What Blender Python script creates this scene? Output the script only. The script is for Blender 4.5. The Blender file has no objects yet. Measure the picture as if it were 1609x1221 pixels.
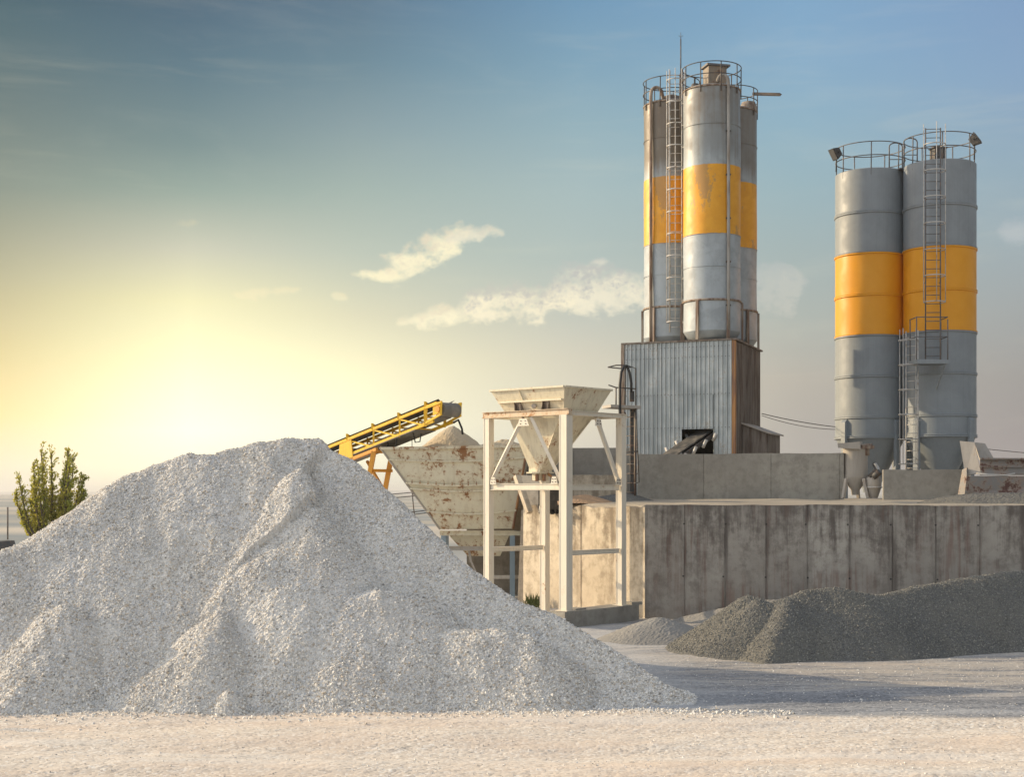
import bpy, math, random
import numpy as np
from mathutils import Vector, Matrix

random.seed(7)
rng = np.random.default_rng(11)
SC = bpy.context.scene
COL = SC.collection
R = math.radians

# ------------------------------------------------------------------ camera, exposure
EYE = 3.6
cam_d = bpy.data.cameras.new("camera")
cam_d.lens = 50.0
cam_d.sensor_width = 36.0
cam_d.shift_y = 164.5 / 1609.0
cam_d.clip_start = 0.3
cam_d.clip_end = 30000.0
cam = bpy.data.objects.new("camera", cam_d)
cam.location = (0, 0, EYE)
cam.rotation_euler = (R(90), 0, 0)
COL.objects.link(cam)
SC.camera = cam
SC.view_settings.view_transform = 'Standard'
SC.view_settings.look = 'None'
SC.view_settings.exposure = 0.0
SC.view_settings.gamma = 1.0
SC.view_settings.use_curve_mapping = False
SC.cycles.max_bounces = 6
SC.cycles.use_denoising = True

SUN_AZ = -70.0      # degrees from straight ahead, negative = left
SUN_EL = 18.5

# ------------------------------------------------------------------ node helpers
def lin(c):
    out = []
    for v in c:
        v = v / 255.0
        out.append(v / 12.92 if v <= 0.04045 else ((v + 0.055) / 1.055) ** 2.4)
    return tuple(out)

class NT:
    def __init__(self, tree):
        self.t = tree
        self.n = tree.nodes
        self.l = tree.links
        self._co = {}
    def node(self, typ, **kw):
        nd = self.n.new(typ)
        for k, v in kw.items():
            setattr(nd, k, v)
        return nd
    def put(self, sock, v):
        if isinstance(v, bpy.types.NodeSocket):
            self.l.new(v, sock)
        elif isinstance(v, (tuple, list)) and len(v) == 3 and sock.type == 'RGBA':
            sock.default_value = (v[0], v[1], v[2], 1)
        else:
            sock.default_value = v
    def m(self, op, a, b=0.0, c=None, clamp=False):
        nd = self.node('ShaderNodeMath', operation=op, use_clamp=clamp)
        self.put(nd.inputs[0], a)
        self.put(nd.inputs[1], b)
        if c is not None:
            self.put(nd.inputs[2], c)
        return nd.outputs[0]
    def step(self, v, lo, hi, a=0.0, b=1.0, smooth=True):
        nd = self.node('ShaderNodeMapRange')
        nd.interpolation_type = 'SMOOTHSTEP' if smooth else 'LINEAR'
        nd.clamp = True
        self.put(nd.inputs['Value'], v)
        nd.inputs['From Min'].default_value = lo
        nd.inputs['From Max'].default_value = hi
        nd.inputs['To Min'].default_value = a
        nd.inputs['To Max'].default_value = b
        return nd.outputs[0]
    def mix(self, f, a, b):
        nd = self.node('ShaderNodeMix', data_type='RGBA')
        self.put(nd.inputs[0], f)
        self.put(nd.inputs[6], a)
        self.put(nd.inputs[7], b)
        return nd.outputs[2]
    def co(self):
        if 'o' not in self._co:
            self._co['o'] = self.node('ShaderNodeTexCoord').outputs['Object']
        return self._co['o']
    def scaled(self, v, s, off=(0, 0, 0)):
        nd = self.node('ShaderNodeMapping')
        self.put(nd.inputs['Vector'], v)
        nd.inputs['Scale'].default_value = s if isinstance(s, (tuple, list)) else (s, s, s)
        nd.inputs['Location'].default_value = off
        return nd.outputs[0]
    def noise(self, s=1.0, detail=3.0, off=(0, 0, 0), v=None, rough=0.55, dist=0.0):
        nd = self.node('ShaderNodeTexNoise')
        nd.inputs['Scale'].default_value = 1.0
        nd.inputs['Detail'].default_value = detail
        nd.inputs['Roughness'].default_value = rough
        nd.inputs['Distortion'].default_value = dist
        self.put(nd.inputs['Vector'], self.scaled(v if v is not None else self.co(), s, off))
        return nd.outputs['Fac']
    def xyz(self, v=None):
        nd = self.node('ShaderNodeSeparateXYZ')
        self.put(nd.inputs[0], v if v is not None else self.co())
        return nd.outputs
    def ramp(self, f, stops):
        nd = self.node('ShaderNodeValToRGB')
        self.put(nd.inputs[0], f)
        el = nd.color_ramp.elements
        while len(el) < len(stops):
            el.new(0.5)
        for e, (p, c) in zip(el, stops):
            e.position = p
            e.color = (c[0], c[1], c[2], 1)
        return nd.outputs[0]

def material(name, fn, rough=0.8, metal=0.0, spec=0.5):
    mt = bpy.data.materials.new(name)
    mt.use_nodes = True
    t = NT(mt.node_tree)
    bs = mt.node_tree.nodes['Principled BSDF']
    bs.inputs['Roughness'].default_value = rough
    bs.inputs['Metallic'].default_value = metal
    bs.inputs['Specular IOR Level'].default_value = spec
    res = fn(t, bs)
    if res is not None:
        t.put(bs.inputs['Base Color'], res)
    return mt

def bump(t, bs, h, strength=0.4, dist=0.02):
    nd = t.node('ShaderNodeBump')
    nd.inputs['Strength'].default_value = strength
    nd.inputs['Distance'].default_value = dist
    t.put(nd.inputs['Height'], h)
    t.l.new(nd.outputs[0], bs.inputs['Normal'])

# ------------------------------------------------------------------ world
world = bpy.data.worlds.new("World")
SC.world = world
world.use_nodes = True
wt = NT(world.node_tree)
bg = world.node_tree.nodes['Background']
sky = wt.node('ShaderNodeTexSky', sky_type='NISHITA')
sky.sun_disc = False
sky.sun_elevation = R(SUN_EL)
sky.sun_rotation = R(SUN_AZ)          # Nishita: rotation 0 = +Y, positive = clockwise
sky.air_density = 1.0
sky.dust_density = 1.5
d = wt.node('ShaderNodeTexCoord').outputs['Generated']
dx, dy, dz = wt.xyz(d)
az = wt.m('ARCTAN2', dx, dy)
el = wt.m('ARCSINE', dz)
ELMAX = 0.42
elf = wt.m('DIVIDE', el, ELMAX, clamp=True)
def column(pts):
    # (pixel row in a level 2235 px focal view, sRGB) -> elevation ramp
    st = sorted(((math.atan((775 - y) / 2235.0)) / ELMAX, lin(c)) for y, c in pts)
    return wt.ramp(elf, [(max(0, min(1, p)), c) for p, c in st])
cols = [
    (-0.353, [(0, (74, 97, 108)), (64, (85, 110, 118)), (190, (110, 127, 127)), (320, (142, 152, 140)), (450, (188, 183, 152)), (580, (228, 210, 157)), (660, (251, 227, 168)), (735, (247, 233, 205)), (774, (226, 220, 208))]),
    (-0.2235, [(0, (80, 105, 125)), (120, (97, 124, 137)), (240, (127, 148, 148)), (310, (155, 172, 162)), (400, (207, 207, 186)), (480, (242, 237, 192)), (570, (253, 252, 212)), (680, (254, 253, 240)), (774, (240, 235, 220))]),
    (-0.109, [(0, (95, 122, 142)), (100, (111, 139, 153)), (200, (140, 161, 166)), (300, (165, 182, 175)), (400, (191, 200, 186)), (500, (222, 219, 191)), (580, (247, 242, 206)), (680, (252, 250, 225)), (774, (225, 222, 210))]),
    (0.045, [(0, (115, 154, 184)), (100, (130, 165, 186)), (200, (150, 178, 188)), (300, (169, 189, 190)), (400, (179, 193, 188)), (500, (198, 201, 189)), (560, (214, 209, 190)), (660, (226, 218, 196)), (774, (205, 200, 192))]),
    (0.2015, [(0, (130, 168, 200)), (100, (135, 172, 200)), (200, (145, 178, 196)), (300, (155, 181, 189)), (400, (165, 181, 181)), (500, (176, 183, 176)), (600, (186, 180, 168)), (700, (178, 172, 164)), (774, (172, 168, 162))]),
    (0.351, [(0, (128, 158, 194)), (150, (137, 166, 196)), (300, (150, 173, 187)), (400, (160, 175, 181)), (500, (163, 168, 168)), (600, (161, 158, 154)), (700, (160, 152, 150)), (774, (156, 150, 148))]),
]
front = column(cols[0][1])
for (a0, _), (a1, p1) in zip(cols[:-1], cols[1:]):
    front = wt.mix(wt.step(az, a0, a1, smooth=False), front, column(p1))
# soft high cirrus
cir = wt.noise((9, 9, 26), 6, v=d, rough=0.62, dist=0.6)
front = wt.mix(wt.m('MULTIPLY', wt.step(cir, 0.5, 0.8), 0.05), front, lin((236, 232, 214)))
cir2 = wt.noise((5, 5, 40), 5, (3, 1, 2), v=d, rough=0.6, dist=0.4)
front = wt.mix(wt.m('MULTIPLY', wt.step(cir2, 0.52, 0.78), 0.10), front, lin((250, 240, 205)))
# small cumulus: a soft mask along a segment of the sky, broken up by noise
def cloud(px0, py0, px1, py1, width, amp, op, colr, shade, seed):
    global front
    p0 = (math.atan((px0 - 804.5) / 2235), math.atan((775 - py0) / 2235))
    p1 = (math.atan((px1 - 804.5) / 2235), math.atan((775 - py1) / 2235))
    L = math.hypot(p1[0] - p0[0], p1[1] - p0[1])
    ux, uy = (p1[0] - p0[0]) / L, (p1[1] - p0[1]) / L
    rx = wt.m('SUBTRACT', az, p0[0])
    ry = wt.m('SUBTRACT', el, p0[1])
    s = wt.m('DIVIDE', wt.m('ADD', wt.m('MULTIPLY', rx, ux), wt.m('MULTIPLY', ry, uy)), L)
    tt = wt.m('DIVIDE', wt.m('SUBTRACT', wt.m('MULTIPLY', ry, ux), wt.m('MULTIPLY', rx, uy)), width * 1.35 / 2235)
    sc = wt.m('DIVIDE', wt.m('SUBTRACT', s, 0.5), 0.58)
    r2 = wt.m('ADD', wt.m('POWER', wt.m('ABSOLUTE', sc), 2.6), wt.m('POWER', wt.m('ABSOLUTE', tt), 1.6))
    n1 = wt.noise((42, 42, 62), 3, (seed, 0, seed), v=d, rough=0.5)
    n2 = wt.noise((150, 150, 190), 5, (seed, 2, 0), v=d, rough=0.6)
    nn = wt.m('ADD', wt.m('MULTIPLY', wt.m('SUBTRACT', n1, 0.5), amp), wt.m('MULTIPLY', wt.m('SUBTRACT', n2, 0.5), amp * 0.55))
    v = wt.m('ADD', wt.m('SUBTRACT', 0.74, r2), nn)
    mask = wt.m('MULTIPLY', wt.step(v, -0.04, 0.72), op)
    body = wt.mix(wt.step(wt.m('ADD', wt.m('MULTIPLY', tt, 0.3), n2), 0.42, 0.75), lin(colr), lin(shade))
    front = wt.mix(mask, front, body)
cloud(556, 431, 640, 436, 11, 2.0, 0.95, (255, 246, 208), (244, 232, 200), 1.3)
cloud(600, 432, 735, 366, 27, 2.3, 0.95, (255, 246, 210), (232, 222, 196), 4.7)
cloud(690, 378, 790, 364, 13, 2.6, 0.7, (250, 240, 212), (230, 222, 200), 8.1)
cloud(630, 506, 750, 490, 17, 2.1, 0.95, (255, 246, 212), (236, 226, 198), 2.2)
cloud(720, 482, 930, 474, 32, 2.2, 0.95, (253, 243, 212), (205, 202, 190), 6.4)
cloud(850, 462, 1030, 446, 38, 2.0, 0.85, (246, 238, 212), (198, 197, 190), 9.6)
cloud(925, 412, 960, 412, 7, 2.0, 0.5, (240, 232, 212), (220, 215, 205), 3.9)
cloud(1180, 470, 1260, 440, 42, 2.6, 0.32, (225, 218, 205), (205, 203, 198), 5.5)
cloud(1565, 385, 1640, 375, 22, 2.2, 0.28, (215, 215, 215), (195, 198, 200), 7.7)
cloud(270, 366, 312, 358, 9, 2.4, 0.3, (240, 225, 185), (225, 215, 180), 12.7)
cloud(330, 470, 470, 458, 11, 2.8, 0.35, (255, 240, 200), (250, 236, 195), 14.7)
cloud(520, 466, 548, 470, 7, 2.2, 0.4, (255, 244, 206), (250, 236, 195), 17.7)
# aureole of the low sun behind thin cloud
ga = wt.m('DIVIDE', wt.m('SUBTRACT', az, -0.215), 0.15)
ge = wt.m('DIVIDE', wt.m('SUBTRACT', el, 0.035), 0.078)
gl = wt.m('POWER', 2.718, wt.m('MULTIPLY', wt.m('ADD', wt.m('MULTIPLY', ga, ga), wt.m('MULTIPLY', ge, ge)), -1.0))
gsc = wt.node('ShaderNodeVectorMath', operation='SCALE')
gsc.inputs[0].default_value = (0.36, 0.29, 0.08)
wt.put(gsc.inputs['Scale'], gl)
gad = wt.node('ShaderNodeVectorMath', operation='ADD')
wt.put(gad.inputs[0], front)
wt.put(gad.inputs[1], gsc.outputs[0])
front = gad.outputs[0]
# the rest of the sky: Nishita plus an added unseen brightness that fills the shade
rear_scale = wt.node('ShaderNodeMix', data_type='RGBA')
rear_n = wt.node('ShaderNodeVectorMath', operation='SCALE')
wt.put(rear_n.inputs[0], sky.outputs[0])
rear_n.inputs['Scale'].default_value = 0.10
rear_c = wt.node('ShaderNodeVectorMath', operation='ADD')
wt.put(rear_c.inputs[0], rear_n.outputs[0])
rear_c.inputs[1].default_value = (0.42, 0.405, 0.385)
fm = wt.m('MULTIPLY', wt.step(wt.m('ABSOLUTE', az), R(30), R(75), 1, 0), wt.step(el, R(24), R(48), 1, 0))
# the sunset side of the sky is the brighter one
side_f = wt.m('SUBTRACT', 1.06, wt.m('MULTIPLY', dx, 0.62))
rear_s = wt.node('ShaderNodeVectorMath', operation='SCALE')
wt.put(rear_s.inputs[0], rear_c.outputs[0])
wt.put(rear_s.inputs['Scale'], side_f)
total = wt.mix(fm, rear_s.outputs[0], front)
wt.put(bg.inputs['Color'], total)
bg.inputs['Strength'].default_value = 1.0

# ------------------------------------------------------------------ sun
sun_d = bpy.data.lights.new("sun", 'SUN')
sun_d.energy = 5.0
sun_d.angle = R(0.6)
sun_d.color = (1.0, 0.78, 0.50)
sun = bpy.data.objects.new("sun", sun_d)
SUN_DIR = Vector((math.sin(R(SUN_AZ)) * math.cos(R(SUN_EL)), math.cos(R(SUN_AZ)) * math.cos(R(SUN_EL)), math.sin(R(SUN_EL))))
sun.rotation_euler = SUN_DIR.to_track_quat('Z', 'Y').to_euler()
sun.location = SUN_DIR * 60
COL.objects.link(sun)

# ------------------------------------------------------------------ geometry helpers
F = 2235.0
def at(px, py, Y):
    return Vector(((px - 804.5) / F * Y, Y, EYE + (775 - py) / F * Y))
def gx(px, Y):
    return (px - 804.5) / F * Y
def gz(py, Y):
    return EYE + (775 - py) / F * Y

BASE = {}
def thing(name, loc, label, cat, group=None):
    o = bpy.data.objects.new(name, None)
    o.location = loc
    o.empty_display_size = 0.2
    COL.objects.link(o)
    BASE[o.name] = Vector(loc)
    o['label'] = label
    o['category'] = cat
    if group:
        o['group'] = group
    return o

class MB:
    """collects verts and faces in world coordinates; build() links ONE mesh object"""
    def __init__(self):
        self.v = []
        self.f = []
        self.mi = []
        self.sm = []
    def add(self, vs, fs, mi=0, smooth=False):
        b = len(self.v)
        self.v.extend([tuple(p) for p in vs])
        for f in fs:
            self.f.append(tuple(i + b for i in f))
            self.mi.append(mi)
            self.sm.append(smooth)
    def hexa(self, p, mi=0):
        # p: 4 bottom points (ccw from above), 4 top points
        self.add(p, [(3, 2, 1, 0), (4, 5, 6, 7), (0, 1, 5, 4), (1, 2, 6, 5), (2, 3, 7, 6), (3, 0, 4, 7)], mi)
    def box(self, c, s, rz=0.0, mi=0):
        c = Vector(c)
        ux = Vector((math.cos(rz), math.sin(rz), 0)) * s[0] / 2
        uy = Vector((-math.sin(rz), math.cos(rz), 0)) * s[1] / 2
        uz = Vector((0, 0, s[2] / 2))
        p = [c - ux - uy - uz, c + ux - uy - uz, c + ux + uy - uz, c - ux + uy - uz]
        self.hexa(p + [q + 2 * uz for q in p], mi)
    def beam(self, a, b, w, h, up=(0, 0, 1), mi=0):
        a, b = Vector(a), Vector(b)
        ax = (b - a).normalized()
        up = Vector(up)
        if abs(ax.dot(up)) > 0.99:
            up = Vector((0, 1, 0))
        s = ax.cross(up).normalized() * w / 2
        u = s.cross(ax).normalized() * h / 2
        p = [a - s - u, a + s - u, b + s - u, b - s - u]
        self.hexa(p + [q + 2 * u for q in p], mi)
    def ibeam(self, a, b, w, h, up=(0, 0, 1), t=0.02, mi=0):
        a, b = Vector(a), Vector(b)
        ax = (b - a).normalized()
        up = Vector(up)
        if abs(ax.dot(up)) > 0.99:
            up = Vector((0, 1, 0))
        s = ax.cross(up).normalized()
        u = s.cross(ax).normalized()
        self.beam(a + u * (h / 2 - t / 2), b + u * (h / 2 - t / 2), w, t, up, mi)
        self.beam(a - u * (h / 2 - t / 2), b - u * (h / 2 - t / 2), w, t, up, mi)
        self.beam(a, b, t * 0.9, h - 2 * t, up, mi)
    def tube(self, pts, r, n=8, mi=0, closed=False, caps=True):
        pts = [Vector(p) for p in pts]
        N = len(pts)
        vs = []
        prev = None
        for i, p in enumerate(pts):
            if closed:
                tg = (pts[(i + 1) % N] - pts[i - 1]).normalized()
            else:
                tg = (pts[min(i + 1, N - 1)] - pts[max(i - 1, 0)]).normalized()
            if prev is None:
                ref = Vector((0, 0, 1)) if abs(tg.z) < 0.9 else Vector((0, 1, 0))
                a = tg.cross(ref).normalized()
            else:
                a = (prev - tg * prev.dot(tg)).normalized()
            prev = a
            b = tg.cross(a)
            for k in range(n):
                an = 2 * math.pi * k / n
                vs.append(p + (a * math.cos(an) + b * math.sin(an)) * r)
        fs = []
        for i in range(N if closed else N - 1):
            j = (i + 1) % N
            for k in range(n):
                k2 = (k + 1) % n
                fs.append((i * n + k, i * n + k2, j * n + k2, j * n + k))
        self.add(vs, fs, mi, True)
        if caps and not closed:
            b = len(self.v) - len(vs)
            for q in (tuple(range(n - 1, -1, -1)), tuple(range((N - 1) * n, N * n))):
                self.f.append(tuple(i + b for i in q))
                self.mi.append(mi)
                self.sm.append(False)
    def ring(self, c, rad, r, n=40, a0=0.0, a1=2 * math.pi, mi=0, k=6):
        c = Vector(c)
        full = abs(a1 - a0) > 2 * math.pi - 1e-4
        m = n if full else n + 1
        pts = [c + Vector((math.cos(a0 + (a1 - a0) * i / n), math.sin(a0 + (a1 - a0) * i / n), 0)) * rad for i in range(m)]
        self.tube(pts, r, k, mi, closed=full)
    def lathe(self, c, prof, n=56, mi=0, smooth=True, wob=None):
        c = Vector(c)
        vs, fs = [], []
        for (r, z) in prof:
            for k in range(n):
                a = 2 * math.pi * k / n
                rr = r + (wob(a, z) if wob else 0)
                vs.append(c + Vector((rr * math.cos(a), rr * math.sin(a), z)))
        for i in range(len(prof) - 1):
            for k in range(n):
                k2 = (k + 1) % n
                fs.append((i * n + k, i * n + k2, (i + 1) * n + k2, (i + 1) * n + k))
        self.add(vs, fs, mi, smooth)
    def disc(self, c, r, n=40, mi=0, z=0):
        c = Vector(c)
        self.add([c + Vector((r * math.cos(2 * math.pi * k / n), r * math.sin(2 * math.pi * k / n), z)) for k in range(n)], [tuple(range(n))], mi)
    def plate(self, quad, th, mi=0):
        q = [Vector(p) for p in quad]
        nrm = (q[1] - q[0]).cross(q[2] - q[0]).normalized() * th
        self.hexa([p - nrm for p in q] + q, mi)
    def build(self, name, mat, parent=None, **props):
        me = bpy.data.meshes.new(name)
        org = Vector((0, 0, 0))
        if parent is not None:
            org = BASE[parent.name]
        elif 'loc' in props:
            org = Vector(props.pop('loc'))
        me.from_pydata([tuple(Vector(p) - org) for p in self.v], [], self.f)
        mats = mat if isinstance(mat, (list, tuple)) else [mat]
        for q in mats:
            me.materials.append(q)
        me.polygons.foreach_set('material_index', self.mi)
        me.polygons.foreach_set('use_smooth', self.sm)
        me.update()
        o = bpy.data.objects.new(name, me)
        COL.objects.link(o)
        if parent is not None:
            o.parent = parent
        else:
            o.location = org
        BASE[o.name] = org
        for k, v in props.items():
            o[k] = v
        return o

def tag(o, label, cat, group=None):
    o['label'] = label
    o['category'] = cat
    if group:
        o['group'] = group
    return o

def mesh_np(name, V, Fq, mat, smooth=False, loc=(0, 0, 0), parent=None):
    me = bpy.data.meshes.new(name)
    V = np.asarray(V, dtype=np.float32) - np.asarray(loc, dtype=np.float32)
    Fq = np.asarray(Fq, dtype=np.int32)
    nv, nf, k = len(V), len(Fq), Fq.shape[1]
    me.vertices.add(nv)
    me.vertices.foreach_set('co', V.ravel())
    me.loops.add(nf * k)
    me.polygons.add(nf)
    me.loops.foreach_set('vertex_index', Fq.ravel())
    me.polygons.foreach_set('loop_start', np.arange(0, nf * k, k, dtype=np.int32))
    me.polygons.foreach_set('loop_total', np.full(nf, k, dtype=np.int32))
    me.polygons.foreach_set('use_smooth', np.full(nf, smooth, dtype=bool))
    me.update(calc_edges=True)
    me.validate()
    me.materials.append(mat)
    o = bpy.data.objects.new(name, me)
    COL.objects.link(o)
    o.location = loc
    BASE[o.name] = Vector(loc)
    if parent is not None:
        o.parent = parent
        o.location = (0, 0, 0)
    return o

# value noise on a plane
_perm = rng.random((256, 256))
def vnoise(x, y):
    xi = np.floor(x).astype(int); yi = np.floor(y).astype(int)
    fx = x - xi; fy = y - yi
    fx = fx * fx * (3 - 2 * fx); fy = fy * fy * (3 - 2 * fy)
    a = _perm[xi % 256, yi % 256]; b = _perm[(xi + 1) % 256, yi % 256]
    c = _perm[xi % 256, (yi + 1) % 256]; e = _perm[(xi + 1) % 256, (yi + 1) % 256]
    return (a * (1 - fx) + b * fx) * (1 - fy) + (c * (1 - fx) + e * fx) * fy - 0.5
def fbm(x, y, o=4):
    r = 0; am = 1.0
    for i in range(o):
        r = r + am * vnoise(x * 2 ** i + 17.3 * i, y * 2 ** i + 9.1 * i)
        am *= 0.5
    return r

def grid_faces(nx, ny):
    i = np.arange(nx - 1)[None, :] + nx * np.arange(ny - 1)[:, None]
    i = i.ravel()
    return np.stack([i, i + 1, i + nx + 1, i + nx], 1)

def sample(poly, n):
    """points along a polyline (list of tuples)"""
    P = np.array(poly, float)
    seg = np.sqrt(((P[1:, :2] - P[:-1, :2]) ** 2).sum(1))
    cum = np.concatenate([[0], np.cumsum(seg)])
    s = np.linspace(0, cum[-1], n)
    return np.stack([np.interp(s, cum, P[:, k]) for k in range(P.shape[1])], 1)

def cones(X, Y, ridges, back=1.0):
    """height of loose material poured along ridge lines: the upper envelope of cones at the angle of repose"""
    H = np.full(X.shape, -5.0)
    for pts, slope, rr, *rf in ridges:
        rf = rf[0] if rf else 1.0
        for (x, y, z) in pts:
            ey = (Y - y) * np.where(Y > y, back, 1.0)
            ex = (X - x) * np.where(X > x, rf, 1.0)
            dd = np.sqrt(ex ** 2 + ey ** 2 + rr * rr) - rr * 0.45
            H = np.maximum(H, z - slope * dd)
    return H

# ------------------------------------------------------------------ materials
def gravel(colors, cell=26.0, tint=None, bs_=0.7, damp=None):
    def fn(t, bs):
        co = t.co()
        zone = t.noise((0.55, 0.8, 0.9), 5, (5, 2, 1), rough=0.6, dist=0.5)
        cols_ = []
        hs = []
        for k, off in ((1.0, 0.0), (1.75, 7.0)):
            vor = t.node('ShaderNodeTexVoronoi', feature='F1')
            vor.inputs['Scale'].default_value = cell * k
            t.put(vor.inputs['Vector'], t.scaled(co, 1.0, (off, off, 0)))
            rnd = t.xyz(vor.outputs['Color'])
            n = len(colors)
            cols_.append(t.ramp(rnd[0], [(i / max(1, n - 1), c) for i, c in enumerate(colors)]))
            hs.append(vor.outputs['Distance'])
        zf = t.step(zone, 0.40, 0.60)
        col = t.mix(zf, cols_[0], cols_[1])
        h1 = t.m('ADD', t.m('MULTIPLY', hs[0], t.m('SUBTRACT', 1.0, zf)), t.m('MULTIPLY', t.m('MULTIPLY', hs[1], 0.55), zf))
        sm = t.noise(cell * 1.7, 3)
        big = t.noise((0.9, 0.6, 0.5), 5, rough=0.6, dist=0.6)
        if tint:
            col = t.mix(t.step(big, 0.44, 0.66, 0, 0.55), col, tint)
        if damp:
            col = t.mix(t.step(t.noise((0.7, 0.5, 0.8), 5, (9, 1, 4), rough=0.62, dist=0.5), 0.50, 0.68, 0, 0.40), col, damp)
        bump(t, bs, t.m('ADD', t.m('MULTIPLY', h1, -1.0), t.m('MULTIPLY', sm, 0.5)), bs_, 0.05)
        return col
    return fn

M = {}
M['gravel_light'] = material('pale_gravel', gravel([(0.24, 0.235, 0.23), (0.66, 0.65, 0.62), (0.58, 0.50, 0.40), (0.80, 0.78, 0.74), (0.50, 0.52, 0.55), (0.88, 0.86, 0.82), (0.40, 0.38, 0.35), (0.78, 0.75, 0.69)], 30, (0.78, 0.75, 0.69), 0.45, (0.46, 0.43, 0.39)), 0.9, spec=0.25)
M['gravel_dark'] = material('dark_gravel', gravel([(0.10, 0.105, 0.105), (0.16, 0.165, 0.16), (0.14, 0.135, 0.115), (0.23, 0.225, 0.21), (0.09, 0.09, 0.09), (0.19, 0.185, 0.165)], 36, (0.20, 0.19, 0.16), 0.5, (0.09, 0.09, 0.088)), 0.95, spec=0.2)
M['dust'] = material('stone_dust', gravel([(0.22, 0.215, 0.20), (0.30, 0.29, 0.27), (0.26, 0.25, 0.235)], 30, (0.34, 0.33, 0.31), 0.3), 0.95, spec=0.2)
M['sand'] = material('damp_sand', gravel([(0.52, 0.44, 0.31), (0.62, 0.52, 0.37), (0.56, 0.47, 0.34)], 40, (0.60, 0.49, 0.33), 0.4), 0.95, spec=0.2)
M['sand_orange'] = material('orange_sand', gravel([(0.42, 0.28, 0.17), (0.50, 0.34, 0.22)], 40, None, 0.4), 0.95, spec=0.2)

def ground_fn(t, bs):
    co = t.co()
    x, y, z = t.xyz(co)
    vor = t.node('ShaderNodeTexVoronoi', feature='F1')
    vor.inputs['Scale'].default_value = 24
    t.put(vor.inputs['Vector'], co)
    rnd = t.xyz(vor.outputs['Color'])[0]
    sand = t.ramp(rnd, [(0, (0.40, 0.37, 0.33)), (0.2, (0.62, 0.55, 0.47)), (0.75, (0.72, 0.645, 0.55)), (1.0, (0.82, 0.79, 0.73))])
    grey = t.ramp(rnd, [(0, (0.13, 0.14, 0.155)), (0.4, (0.25, 0.265, 0.29)), (1.0, (0.46, 0.47, 0.49))])
    tracks = t.noise((0.10, 1.1, 1), 5, rough=0.6)
    patch = t.noise((0.25, 0.55, 1), 4, (3, 7, 0))
    tan = t.mix(t.step(patch, 0.42, 0.66, 0, 0.45), sand, (0.70, 0.56, 0.44))
    pale = t.mix(t.step(tracks, 0.5, 0.72, 0, 0.5), tan, (0.76, 0.74, 0.69))
    # grey dust behind the road, pile's shadow painted in, tan hard standing in front
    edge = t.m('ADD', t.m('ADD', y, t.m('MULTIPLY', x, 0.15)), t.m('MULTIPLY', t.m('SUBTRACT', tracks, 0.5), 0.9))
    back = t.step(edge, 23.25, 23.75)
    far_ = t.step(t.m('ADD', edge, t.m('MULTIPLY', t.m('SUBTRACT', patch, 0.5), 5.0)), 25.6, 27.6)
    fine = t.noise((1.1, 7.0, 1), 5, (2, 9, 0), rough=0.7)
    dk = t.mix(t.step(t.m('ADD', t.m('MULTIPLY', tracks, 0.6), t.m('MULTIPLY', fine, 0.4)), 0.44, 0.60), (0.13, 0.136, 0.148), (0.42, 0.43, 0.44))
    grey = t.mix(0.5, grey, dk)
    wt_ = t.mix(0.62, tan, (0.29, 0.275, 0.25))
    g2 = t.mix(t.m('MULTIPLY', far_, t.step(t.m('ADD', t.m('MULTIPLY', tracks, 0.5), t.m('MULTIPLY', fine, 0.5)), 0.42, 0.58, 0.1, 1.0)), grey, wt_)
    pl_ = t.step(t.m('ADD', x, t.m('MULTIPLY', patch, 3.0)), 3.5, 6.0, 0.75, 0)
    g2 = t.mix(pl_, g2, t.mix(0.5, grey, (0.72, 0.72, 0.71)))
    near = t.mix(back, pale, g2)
    # farmland beyond the yard, haze painted into its pale blue-grey
    fld = t.noise((0.0035, 0.010, 1), 2, (0, 0.4, 0))
    field = t.ramp(fld, [(0.30, (0.17, 0.20, 0.20)), (0.42, (0.42, 0.39, 0.33)), (0.5, (0.24, 0.27, 0.28)), (0.58, (0.54, 0.49, 0.41)), (0.7, (0.30, 0.31, 0.31))])
    col = t.mix(t.step(y, 66, 90), near, field)
    sm = t.noise(30, 4)
    tr = t.noise((0.5, 9, 1), 3)
    h = t.m('ADD', t.m('MULTIPLY', vor.outputs['Distance'], -0.6), t.m('ADD', t.m('MULTIPLY', sm, 0.5), t.m('MULTIPLY', tr, 0.5)))
    bump(t, bs, h, 0.22, 0.025)
    return col
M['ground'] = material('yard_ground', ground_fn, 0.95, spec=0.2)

def upper_fn(t, bs):
    n = t.noise((0.35, 0.8, 1), 5)
    s = t.noise(14, 4)
    c = t.mix(t.step(n, 0.40, 0.62), (0.34, 0.30, 0.24), (0.46, 0.40, 0.31))
    c = t.mix(t.step(s, 0.35, 0.7, 0, 0.45), c, (0.30, 0.29, 0.27))
    bump(t, bs, s, 0.5, 0.04)
    return c
M['upper'] = material('upper_yard_dirt', upper_fn, 0.95, spec=0.2)

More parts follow.
